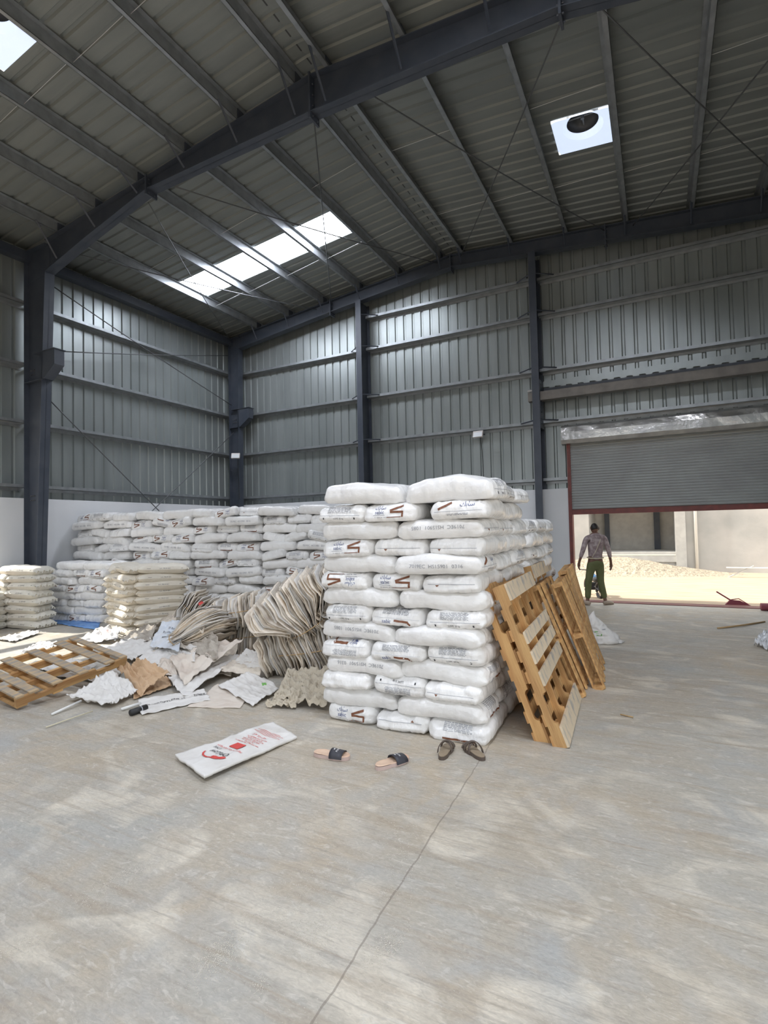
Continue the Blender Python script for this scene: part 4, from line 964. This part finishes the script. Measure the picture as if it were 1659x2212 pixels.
P.text('LOT NO.', .2, -.05, .12, 3); P.text('PRODUCT', -.15, -.03, .16, 3); print_on(objs[6], P, cen, X, Y)
X, Y, cen, Lx, Ly, P = lines_on(objs[10], sheets[10][2], 4, 3)
for i in range(5): P.rect(0, -.06+i*.022, .3, .004, 5)
print_on(objs[10], P, cen, X, Y)

# ---- tied bundles of used sacks: fans of folded sheets
def bundle(label, cen, axis, edge, deep, thick, Ledge, Ldeep, n, seed, pinch=None, mname='empty', bulge=.1):
    """axis: stacking direction, edge: direction of the long visible sheet edges, deep: away from the viewer"""
    A, E_, D_ = Vector(axis).normalized(), Vector(edge).normalized(), Vector(deep).normalized()
    t = thing('sack_bundle', label, 'bundle of sacks', cen, group='tied bundles of used sacks'); rg = random.Random(seed)
    for i in range(n):
        s_ = (i+.5)/n-.5; mb = MB(); nu, nv = 14, 7; V = []
        l = Ledge*rg.uniform(.86, 1.06)*(1-.35*(2*abs(s_))**3); off = rg.uniform(-.04, .04); od = rg.uniform(-.05, .05); ph = rg.uniform(0, 9); th = thick/n*rg.uniform(.16, .36)
        ln = rg.uniform(-.03, .03)
        for side in (-1, 1):
            for v_ in range(nv+1):
                for u_ in range(nu+1):
                    a, d = u_/nu-.5, v_/nv-.5
                    pz = 1.0
                    if pinch is not None: pz = .45+.55*min(1, abs(a-pinch)*2.2)
                    w1 = noise.noise(Vector((a*2.2, i*.07+seed, d*2)))*.035+noise.noise(Vector((a*6, i*.9+seed, d*3)))*.012
                    rd = 1-(abs(d)*2)**6*.3
                    p = A*((s_*thick)*pz+w1+side*th*rd*pz+ln*a)+E_*(a*l+off)+D_*(d*Ldeep+od+bulge*(a*a)*2+.02*noise.noise(Vector((a*6, i, 3))))
                    V.append(p)
        N0 = (nu+1)*(nv+1); F = []
        for v_ in range(nv):
            for u_ in range(nu):
                q = v_*(nu+1)+u_; F.append((q, q+1, q+nu+2, q+nu+1)); F.append((N0+q, N0+q+nu+1, N0+q+nu+2, N0+q+1))
        for v_ in (0, nv):
            for u_ in range(nu): q = v_*(nu+1)+u_; F.append((q, q+1, N0+q+1, N0+q))
        for u_ in (0, nu):
            for v_ in range(nv): q = v_*(nu+1)+u_; F.append((q, q+nu+1, N0+q+nu+1, N0+q))
        mb.add(V, F); mb.build('folded_sack', mname if rg.random() < .72 else 'pale', t, True)
    mb = MB(); a = pinch if pinch is not None else 0
    tk = thick*(.26 if pinch is not None else .55)
    loop = [A*math.cos(q)*tk+E_*(a*Ledge)+D_*math.sin(q)*Ldeep*.56+D_*bulge*.2 for q in [2*PI*j/24 for j in range(25)]]
    mb.tube(loop, .006, 6, caps=False); mb.build('tie_cord', 'straw', t, True)
    return t
rr_, uu_, ff_ = _r, Vector((0, 0, 1)), Vector((_fw.x, _fw.y, 0)).normalized()
def D3(a, b, c_=0): return rr_*a+uu_*b+ff_*c_
bundle('upper tied bundle of used sacks fanned open against the tall pile', Vector((7.849, -7.658, 0.780))*0+Vector((7.72, -7.32, .80)), D3(.86, .50), D3(.52, -.80, .05), D3(.0, .15, 1), 1.05, .66, .5, 48, 1, .38)
bundle('lower tied bundle of used sacks standing on the floor under the upper one', Vector((7.74, -7.22, .31)), D3(.98, .10), D3(.34, -.92, .05), D3(0, .1, 1), 1.02, .58, .5, 46, 2, None)
bundle('round tied bundle of used sacks at the middle of the heap', Vector((6.22, -7.36, .46)), D3(-.5, .84, .1), D3(.84, .42, .1), D3(.2, -.2, 1), .40, .74, .45, 24, 3, -.45)
bundle('tied bundle of used sacks at the back of the heap, red scrap on it', Vector((5.78, -6.95, .56)), D3(-.8, .5, .1), D3(.5, .8), D3(0, .0, 1), .6, .46, .45, 26, 4, None)
bundle('ruffled sack bundle behind the round one, next to the upper bundle', Vector((6.45, -6.85, .64)), D3(.97, .12), D3(-.1, .97), D3(0, 0, 1), .75, .42, .45, 30, 5, None)
bundle('small bundle tucked on top between the upper bundle and the tall pile', Vector((8.05, -6.6, 1.08)), D3(.35, .9), D3(.85, -.4), D3(0, 0, 1), .3, .6, .4, 16, 6, None, 'creamcloth')
bundle('dark bundle of sacks under the heap against the long pile', Vector((6.5, -6.6, .28)), D3(.9, .1), D3(.1, .95), D3(0, 0, 1), 1.5, .55, .5, 40, 7, None)
cloth('red_scrap', 'small red plastic scrap on the back bundle', (Vector((5.901, -7.145, 0.740)), Vector((5.883, -7.061, 0.760)), Vector((6.059, -7.197, 0.760)), Vector((6.037, -7.258, 0.730))), 'red', .005, 31, (6, 6), cat='scrap')
cloth('green_scrap', 'small bright green scrap beside the spread cream sack', (Vector((7.703, -7.971, 0.070)), Vector((7.750, -7.914, 0.070)), Vector((7.814, -7.961, 0.060)), Vector((7.746, -8.008, 0.060))), mat('green_plastic', (.2, .5, .12), .5), .005, 32, (6, 6), cat='scrap')
# tarp, box, pipes, cords
cloth('blue_tarp', 'blue tarpaulin edge under the low white stack', (Vector((0.296, -6.100, 0.000)), Vector((2.577, -6.339, 0.000)), Vector((1.599, -5.570, 0.000)), Vector((-0.628, -5.427, 0.000))), 'tarp', .03, 40, (40, 16), (12, 3), .004, 'tarpaulin', zmin=.004)
t = thing('cardboard_box', 'upright brown cardboard box cut by the left picture edge', 'box', (.62, -7.30, 0), (0, 0, .3))
MB().box((0, 0, .36), (.4, .35, .72)).build('carton', 'card', t); MB().box((0, -.177, .36), (.06, .003, .72)).build('tape', 'straw', t)
tag(MB().tube([Vector((6.677, -9.644, 0.012)), Vector((6.687, -9.438, 0.020)), Vector((6.712, -9.229, 0.030))], .006, 6).build('cord', 'rope', smooth=True), 'thin pale cord on the floor below the crumpled white sack', 'cord')
tag(MB().tube([Vector((6.388, -9.420, 0.015)), Vector((6.335, -9.099, 0.040))], .012, 8).build('thin_pipe', 'pvc', smooth=True), 'thin white plastic strip sticking out under the crumpled white sack', 'pipe')
tag(MB().tube([Vector((6.895, -9.060, 0.020)), Vector((6.942, -8.880, 0.030))], .014, 8).build('thin_pipe', 'pvc', smooth=True), 'short white plastic pipe between the crumpled sack and printed sheet', 'pipe')
t = thing('rubber_tube', 'short black rubber tube end beside the black-printed sheet', 'tube', Vector((7.094, -9.060, 0.025)))
a_, b_ = Vector((7.101, -9.114, 0.030)), Vector((7.103, -8.944, 0.030)); MB().tube([a_-t.location, b_-t.location], .03, 16).build('tube', 'rubber', t, True); MB().tube([a_-t.location+(b_-a_)*.6, a_-t.location+(b_-a_)*.66], .0315, 16).build('ring', 'grey', t, True)
tag(MB().tube([Vector((3.978, -7.277, 0.080)), Vector((3.960, -6.993, 0.080)), Vector((4.373, -6.980, 0.080)), Vector((4.544, -7.326, 0.080)), Vector((4.152, -7.209, 0.080))], .006, 6).build('wire', 'rubber', smooth=True), 'dark thin wire loop on the floor before the cream stack', 'wire')
# right side items
mb = MB(); V = []; nu, nv = 40, 26; pc = Vector((10.764, -4.220, 0.000))
for j in range(nv+1):
    t_ = j/nv; zz = .40*t_; w_ = (.125*(1-t_)**.8+.075*(1-t_**6))*(1+.12*math.sin(t_*7)); dp = .10*(1-t_)**.7+.03*(1-t_**5)+.004
    for i in range(nu):
        a = 2*PI*i/nu; q = Vector((math.cos(a)*3, math.sin(a)*3, t_*4)); e_ = 1+.35*noise.noise(q)+.22*(1-2*abs(noise.noise(q*2.3)))
        L_ = _r*(math.cos(a)*w_*e_-.06*t_+.07*(1-t_)**3)+Vector((_fw.x, _fw.y, 0))*(math.sin(a)*dp*e_+.05*t_)
        V.append((pc.x+L_.x, pc.y+L_.y, zz*(1-.12*math.cos(a))+.004))
mb.add(V, [(j*nu+i, j*nu+(i+1) % nu, (j+1)*nu+(i+1) % nu, (j+1)*nu+i) for j in range(nv) for i in range(nu)]+[tuple(range(nu)), tuple(nv*nu+i for i in range(nu))])
o = tag(mb.build('white_sack', 'pale', smooth=True), 'half-empty white sack with green print slumped upright near the pallets', 'sack')
bv = BVHTree.FromPolygons([v.co for v in o.data.vertices], [tuple(p.vertices) for p in o.data.polygons]); P = Print(); P.rect(-.06, .13, .07, .03, 0, .01); P.rect(-.09, .17, .05, .012, 0, .01); P.rect(.02, .2, .06, .01, 1, .01)
fd_ = Vector((_fw.x, _fw.y, 0)).normalized()
P.project(bv, lambda v: tuple(pc+_r*v[0]-fd_+Vector((0, 0, v[1]))), fd_, 'print', [mat('green_print', (.18, .45, .12), .5), 'grey'], o, .003)
o = cloth('film_ball', 'crumpled clear film at the right picture edge', (Vector((12.654, -3.703, 0.000)), Vector((12.815, -3.403, 0.100)), Vector((13.077, -3.411, 0.120)), Vector((12.869, -4.319, 0.000))), 'foil', .12, 51, (30, 24), (9, 6), .02, 'film')
tag(MB().tube([Vector((12.335, -2.513, 0.010)), Vector((12.680, -2.185, 0.020)), Vector((13.082, -1.615, 0.010))], .014, 6).build('stick', 'straw', smooth=True), 'dry brown stick lying on the floor near the door', 'stick')
tag(MB().tube([Vector((11.203, -7.296, 0.010)), Vector((11.308, -7.332, 0.012))], .006, 5).build('wood_splinter', 'straw', smooth=True), 'small pale wood splinter on the floor in front of the pallets', 'splinter')
t = thing('red_pipe', 'thick dark red pipe end lying at the threshold by the right edge', 'pipe', (13.35, -.2, .07)); MB().tube([(-.12, 0, 0), (.9, .12, 0)], .07, 16).build('barrel', 'magenta', t, True)
t = thing('broken_lever', 'broken dark red metal lever and strap lying outside the threshold', 'scrap metal', (12.85, .45, .0))
MB().tube([(-.28, 0, .26), (-.05, 0, .1)], .016, 6).build('lever', 'magenta', t); MB().tube([(-.05, 0, .1), (.1, 0, .13), (.26, 0, .02)], .01, 6).build('strap', 'magenta', t)
MB().add([(-.14, -.04, 0), (.3, -.04, 0), (.12, -.04, .09), (-.05, -.04, .1), (-.14, .04, 0), (.3, .04, 0), (.12, .04, .09), (-.05, .04, .1)], [(0, 1, 2, 3), (7, 6, 5, 4), (0, 4, 5, 1), (1, 5, 6, 2), (2, 6, 7, 3), (3, 7, 4, 0)]).build('plate', 'magenta', t)
# planks by the far wall
t = thing('plank_trestle', 'pale boards lying in the yard by the far wall at the right', 'planks', (14.2, 9.5, -.2)); MB().box((0, 0, .3), (1.2, .12, .03)).build('board', 'pvc', t); MB().box((-.2, 0, .15), (.9, .1, .03), Euler((0, -.5, 0)).to_matrix()).build('board', 'slab', t)
# plastic pellets spilt on the floor
rg = random.Random(9); mb = MB()
for (cx, cy, ax, ay, bx, by, n) in ((9.14, -10.74, 0.03, 0.22, 0.11, -0.08, 320), (9.94, -10.87, 0.05, 0.11, 0.1, -0.1, 520), (10.22, -10.57, 0.06, 0.13, 0.1, -0.14, 420), (10.52, -10.54, 0.06, 0.1, 0.04, -0.08, 300), (9.99, -10.5, 0.15, 0.38, 0.15, -0.2, 400), (10.32, -9.96, 0.08, 0.19, 0.26, -0.55, 260), (9.15, -11.18, 0.02, 0.09, 0.08, -0.04, 160), (10.18, -10.9, 0.02, 0.03, 0.03, -0.03, 60), (10.12, -8.29, 0.34, 1.3, 0.04, -0.13, 150), (7.79, -8.11, -0.08, 0.58, 0.2, -0.24, 60), (9.73, -9.79, 0.31, 1.19, 0.23, -0.34, 200)):
    for _ in range(n):
        g1, g2 = rg.gauss(0, .5), rg.gauss(0, .42); p = Vector((cx+ax*g1+bx*g2, cy+ay*g1+by*g2, 0)); s_ = .0019
        if 8.78 < p.x < 10.4 and p.y > -8.5: continue
        mb.add([(p.x+s_, p.y, s_), (p.x-s_, p.y, s_), (p.x, p.y+s_, s_), (p.x, p.y-s_, s_), (p.x, p.y, 2*s_), (p.x, p.y, 0)], [(0, 2, 4), (2, 1, 4), (1, 3, 4), (3, 0, 4), (2, 0, 5), (1, 2, 5), (3, 1, 5), (0, 3, 5)])
tag(mb.build('resin_pellets', 'pellet'), 'spilt white resin pellets scattered over the concrete floor', 'pellets', kind='stuff')

# ------------------------------------------------------------------ footwear
def sole_outline(L, W, waist=.78):
    pts = []
    for i in range(28):
        a = 2*PI*i/28; x = math.cos(a)*L/2; w_ = W/2*(1-.16*(x < 0)*min(1, -x/(L*.2)))
        if abs(x) < L*.25: w_ *= 1-(1-waist)*math.exp(-((x+.02)/(L*.14))**2)
        y = math.copysign(abs(math.sin(a))**.75, math.sin(a))*w_; pts.append((x, y))
    return pts
def slide(label, loc, rz_):
    t = thing('slide_sandal', label, 'sandal', loc, (0, 0, rz_), 'pair of tan slide sandals'); L, W = .29, .115; P_ = sole_outline(L, W)
    mb = MB(); mb.prism(P_, lambda p, q: (p[0], p[1], q), .0, .026); mb.build('sole', 'solerim', t)
    mb = MB(); n = len(P_); rings = [(1, .0262), (.96, .034), (.88, .031), (.5, .029), (.0, .028)]; V = []
    for s_, z in rings: V += [(x*s_, y*s_, z+.004*(x < -.05)) for x, y in P_]
    mb.add(V, [(j*n+i, j*n+(i+1) % n, (j+1)*n+(i+1) % n, (j+1)*n+i) for j in range(4) for i in range(n)]); mb.build('footbed', 'sole', t, True)
    mb = MB(); V = []; nn = 17
    for q in (0, 1):
        for i in range(nn):
            a = PI*i/(nn-1)
            for x in (.0, .03, .065, .10): 
                k_ = 1-.12*abs(x-.05)/.05; V.append((x+.0, math.cos(a)*(W/2+.006-q*.005)*(1-.04*k_), .014+math.sin(a)**.8*(.052-q*.005)*(1-.25*(x/.1))))
    F = []
    for q in (0, 1):
        for i in range(nn-1):
            for x in range(3): b_ = q*nn*4+i*4+x; F.append((b_, b_+1, b_+5, b_+4))
    for i in range(nn-1):
        for x in (0, 3): b_ = i*4+x; F.append((b_, b_+4, b_+4+nn*4, b_+nn*4))
    mb.add(V, F); st = mb.build('strap', 'strap', t, True)
    bv = BVHTree.FromPolygons([v.co for v in st.data.vertices], [tuple(p.vertices) for p in st.data.polygons])
    P = Print(); P.text('PUMA', 0, 0, .055, 0, PI/2); P.rect(-.026, .0, .008, .02, 0, .01)
    P.project(bv, lambda v: (.05+v[0], v[1], 1), (0, 0, -1), 'print', ['white'], st, .0015)
    return t
def between(a, b): d = b-a; return (a+b)/2, math.atan2(d.y, d.x)
c_, a_ = between(Vector((9.205, -9.116, 0.000)), Vector((9.451, -9.075, 0.000))); slide('tan slide sandal with black strap, the one nearer the flat printed sack', (c_.x, c_.y, 0.001), a_)
c_, a_ = between(Vector((9.731, -9.147, 0.000)), Vector((9.863, -8.888, 0.000))); slide('tan slide sandal with black strap, the one nearer the flip-flops', (c_.x, c_.y, 0.001), a_)
def flop(label, loc, rz_, fl):
    t = thing('flip_flop', label, 'sandal', loc, (0, 0, rz_), 'pair of brown sandals'); L, W = .27, .10; P_ = sole_outline(L, W)
    MB().prism(P_, lambda p, q: (p[0], p[1]*fl, q), 0, .024).build('sole', 'brownstrap', t)
    MB().prism([(x*.95, y*.93) for x, y in P_], lambda p, q: (p[0], p[1]*fl, q), .024, .028).build('footbed', 'brownsole', t)
    def band(pts, w_):
        mb = MB(); V = []
        for i, p in enumerate(pts):
            p = Vector(p); d = (Vector(pts[min(i+1, len(pts)-1)])-Vector(pts[max(i-1, 0)])).normalized(); s_ = d.cross(Vector((0, 0, 1))); s_ = s_.normalized() if s_.length > .1 else Vector((1, 0, 0)); s_ = Vector((1, 0, 0)) if abs(d.x) < .6 else s_
            nrm = d.cross(s_).normalized()*.003
            V += [p+s_*w_/2+nrm, p-s_*w_/2+nrm, p-s_*w_/2-nrm, p+s_*w_/2-nrm]
        F = [(i*4+q, i*4+(q+1) % 4, (i+1)*4+(q+1) % 4, (i+1)*4+q) for i in range(len(pts)-1) for q in range(4)]
        mb.add(V, F); mb.build('strap', 'brownstrap', t, True)
    arcp = lambda x0, x1, h: [(x0+(x1-x0)*i/12, math.cos(PI*i/12)*W*.5*fl, .018+h*math.sin(PI*i/12)) for i in range(13)]
    band(arcp(-.045, .06, .075), .022); band(arcp(.055, -.01, .06), .02); band(arcp(.085, .09, .04), .016)
c_, a_ = between(Vector((10.092, -8.811, 0.000)), Vector((10.061, -8.543, 0.000))); flop('brown strappy flip-flop standing at the pile corner, on the slide-sandal side', (c_.x, c_.y, .001), a_, 1)
c_, a_ = between(Vector((10.381, -8.697, 0.000)), Vector((10.171, -8.513, 0.000))); flop('brown strappy flip-flop at the pile corner, on the pallet side', (c_.x, c_.y, .001), a_, -1)

# ------------------------------------------------------------------ the man in the doorway
def skin_obj(name, chains, m, parent, sub=2, root=0):
    """chains: list of lists of (pos, radius or (rx,ry)); joined where positions coincide"""
    V = []; E = []; R_ = []; key = {}
    def vid(p, r):
        k_ = tuple(round(c, 4) for c in p)
        if k_ not in key: key[k_] = len(V); V.append(p); R_.append(r if isinstance(r, tuple) else (r, r))
        return key[k_]
    for ch in chains:
        pr_ = None
        for p, r in ch:
            i = vid(p, r)
            if pr_ is not None and pr_ != i: E.append((pr_, i))
            pr_ = i
    me = bpy.data.meshes.new(name); me.from_pydata(V, E, []); me.materials.append(M[m])
    o = bpy.data.objects.new(name, me); COL.objects.link(o); o.parent = parent
    md = o.modifiers.new('skin', 'SKIN'); md.use_smooth_shade = True
    sv = me.skin_vertices[0].data if me.skin_vertices else None
    if sv is None:
        bm = bmesh.new(); bm.from_mesh(me); bm.verts.layers.skin.verify(); bm.to_mesh(me); bm.free(); sv = me.skin_vertices[0].data
    for i, r in enumerate(R_): sv[i].radius = r; sv[i].use_root = (i == root)
    s_ = o.modifiers.new('sub', 'SUBSURF'); s_.levels = sub; s_.render_levels = sub
    return o
man = thing('person', 'man in a mottled shirt and olive trousers standing in the doorway, seen from behind', 'person', (10.34, -.38, 0.0), (0, 0, -_ya))
hip, wst, chs, nk0 = (0, 0, .93), (0, .0, 1.06), (.015, .0, 1.30), (.02, .01, 1.47)
def hand(wr, sgn):
    x, y, z = wr; ch = [[(wr, .024), ((x+sgn*.005, y+.005, z-.05), (.034, .017)), ((x+sgn*.005, y+.012, z-.09), (.036, .016))]]
    for i, (dy, L) in enumerate(((-.028, .066), (-.009, .076), (.010, .070), (.028, .055))):
        b0 = (x+sgn*.005, y+.012, z-.09); b1 = (x+sgn*.006, y+.012+dy, z-.10)
        ch.append([(b0, (.036, .016)), (b1, .0095), ((x-sgn*.002, y+.016+dy, z-.10-L*.5), .009), ((x-sgn*.018, y+.02+dy, z-.10-L*.92), .0075)])
    ch.append([((x+sgn*.005, y+.005, z-.05), (.034, .017)), ((x-sgn*.002, y+.042, z-.065), .011), ((x-sgn*.008, y+.058, z-.105), .009)])
    return ch
SL, SR = (-.175, .0, 1.42), (.205, .0, 1.42)
EL, ER = (-.265, -.01, 1.15), (.285, -.01, 1.14)
WL, WR = (-.33, .05, .90), (.345, .04, .88)
body = [[(hip, (.14, .10)), (wst, (.13, .095)), (chs, (.165, .10)), (nk0, (.075, .065)), ((.02, .035, 1.54), (.055, .06))],
        [(nk0, (.075, .065)), (SL, .05), (EL, .038), (WL, .026)], [(nk0, (.075, .065)), (SR, .05), (ER, .038), (WR, .026)],
        [(hip, (.14, .10)), ((-.10, 0, .84), .085), ((-.155, .02, .50), .055), ((-.195, .0, .10), .038), ((-.20, -.02, .04), .035)], [(hip, (.14, .10)), ((.09, 0, .84), .085), ((.10, .02, .50), .055), ((.17, -.02, .10), .038), ((.18, -.03, .04), .035)]]
body += hand(WL, -1)+hand(WR, 1)
bd = skin_obj('body', body, 'skin', man)
# head joined visually at the neck: shaped ellipsoid with ears, nose, jaw
mb = MB(); V = []; nu, nv = 28, 20
for j in range(nv+1):
    for i in range(nu):
        th, ph = PI*j/nv, 2*PI*i/nu; x, y, z = math.sin(th)*math.cos(ph), math.sin(th)*math.sin(ph), math.cos(th)
        X_, Y_, Z_ = x*.074, y*.094, z*.118
        if z < 0: X_ *= 1-.30*z*z; Y_ = Y_*(1-.12*z*z)+.012*(-z)
        if y > 0: g_ = math.exp(-((x/.22)**2+((z+.12)/.22)**2)); Y_ += .022*g_; Y_ -= .008*math.exp(-(((abs(x)-.35)/.16)**2+((z-.05)/.14)**2)); Y_ += .006*math.exp(-((x/.35)**2+((z+.5)/.1)**2))
        V.append((X_, Y_, Z_))
F = [(j*nu+i, j*nu+(i+1) % nu, (j+1)*nu+(i+1) % nu, (j+1)*nu+i) for j in range(nv) for i in range(nu)]
mb.add(V, F)
for sx in (-1, 1): mb.tube([(sx*.070, -.012, .03), (sx*.088, -.02, .025), (sx*.089, -.018, -.005), (sx*.072, -.008, -.03)], [.008, .013, .012, .008], 8)
hd = mb.build('head', 'skin', man, True); hd.location = (.025, .055, 1.61); hd.rotation_euler = (math.radians(-22), 0, 0)
mb = MB(); V2 = []
for (x, y, z) in V: n_ = Vector((x, y, z)).normalized(); V2.append((x+n_.x*.006, y+n_.y*.006, z+n_.z*.006))
F2 = []
for f_ in F:
    c0 = sum((Vector(V[q]) for q in f_), Vector())/4
    if c0.z > .035-.0*c0.y+(.03 if c0.y > .04 else 0) or (c0.y < -.02 and c0.z > -.045): F2.append(f_)
mb.add(V2, F2); hr = mb.build('hair', 'hair', man, True); hr.location = hd.location; hr.rotation_euler = hd.rotation_euler
md = hr.modifiers.new('s', 'SOLIDIFY'); md.thickness = .008
skin_obj('shirt', [[((0, 0, .90), (.155, .115)), (wst, (.150, .112)), (chs, (.185, .118)), ((.02, .0, 1.43), (.13, .09)), ((.02, .02, 1.505), (.068, .066))],
                   [((.02, .0, 1.43), (.13, .09)), (SL, .066), (EL, .052), ((-.31, .03, .99), .040)], [((.02, .0, 1.43), (.13, .09)), (SR, .066), (ER, .052), ((.325, .02, .98), .040)]], 'shirt', man)
skin_obj('trousers', [[((0, 0, .99), (.145, .112)), (hip, (.155, .12))], [(hip, (.155, .12)), ((-.10, 0, .80), .098), ((-.155, .02, .50), .074), ((-.19, .0, .12), .062)],
                      [(hip, (.155, .12)), ((.09, 0, .80), .098), ((.10, .02, .50), .074), ((.165, -.02, .12), .062)]], 'trousers', man)
for p0, dx, dy in (((-.20, -.02), -.05, .14), ((.18, -.03), .14, .05)):
    mb = MB(); d = Vector((dx, dy, 0)); a0 = Vector((p0[0], p0[1], 0))
    mb.tube([a0-d*.35+Vector((0, 0, .045)), a0+Vector((0, 0, .055)), a0+d*.7+Vector((0, 0, .045)), a0+d*1.25+Vector((0, 0, .032))], [.036, .047, .042, .026], 12)
    mb.tube([a0-d*.4+Vector((0, 0, .014)), a0+d*.3+Vector((0, 0, .014)), a0+d*1.35+Vector((0, 0, .014))], [.014, .014, .013], 8)
    mb.build('shoe', 'shoe', man, True)
mb = MB(); ring = [(.0+.168*math.cos(a), .126*math.sin(a), 1.0+.015*math.sin(a)) for a in [2*PI*i/32 for i in range(33)]]; mb.tube(ring, .010, 6, caps=False)
mb.tube([(-.11, -.11, 1.01), (-.03, -.128, 1.15), (.04, -.125, 1.30), (.10, -.09, 1.42)], .005, 6)
mb.build('waist_cord', 'rope', man, True)
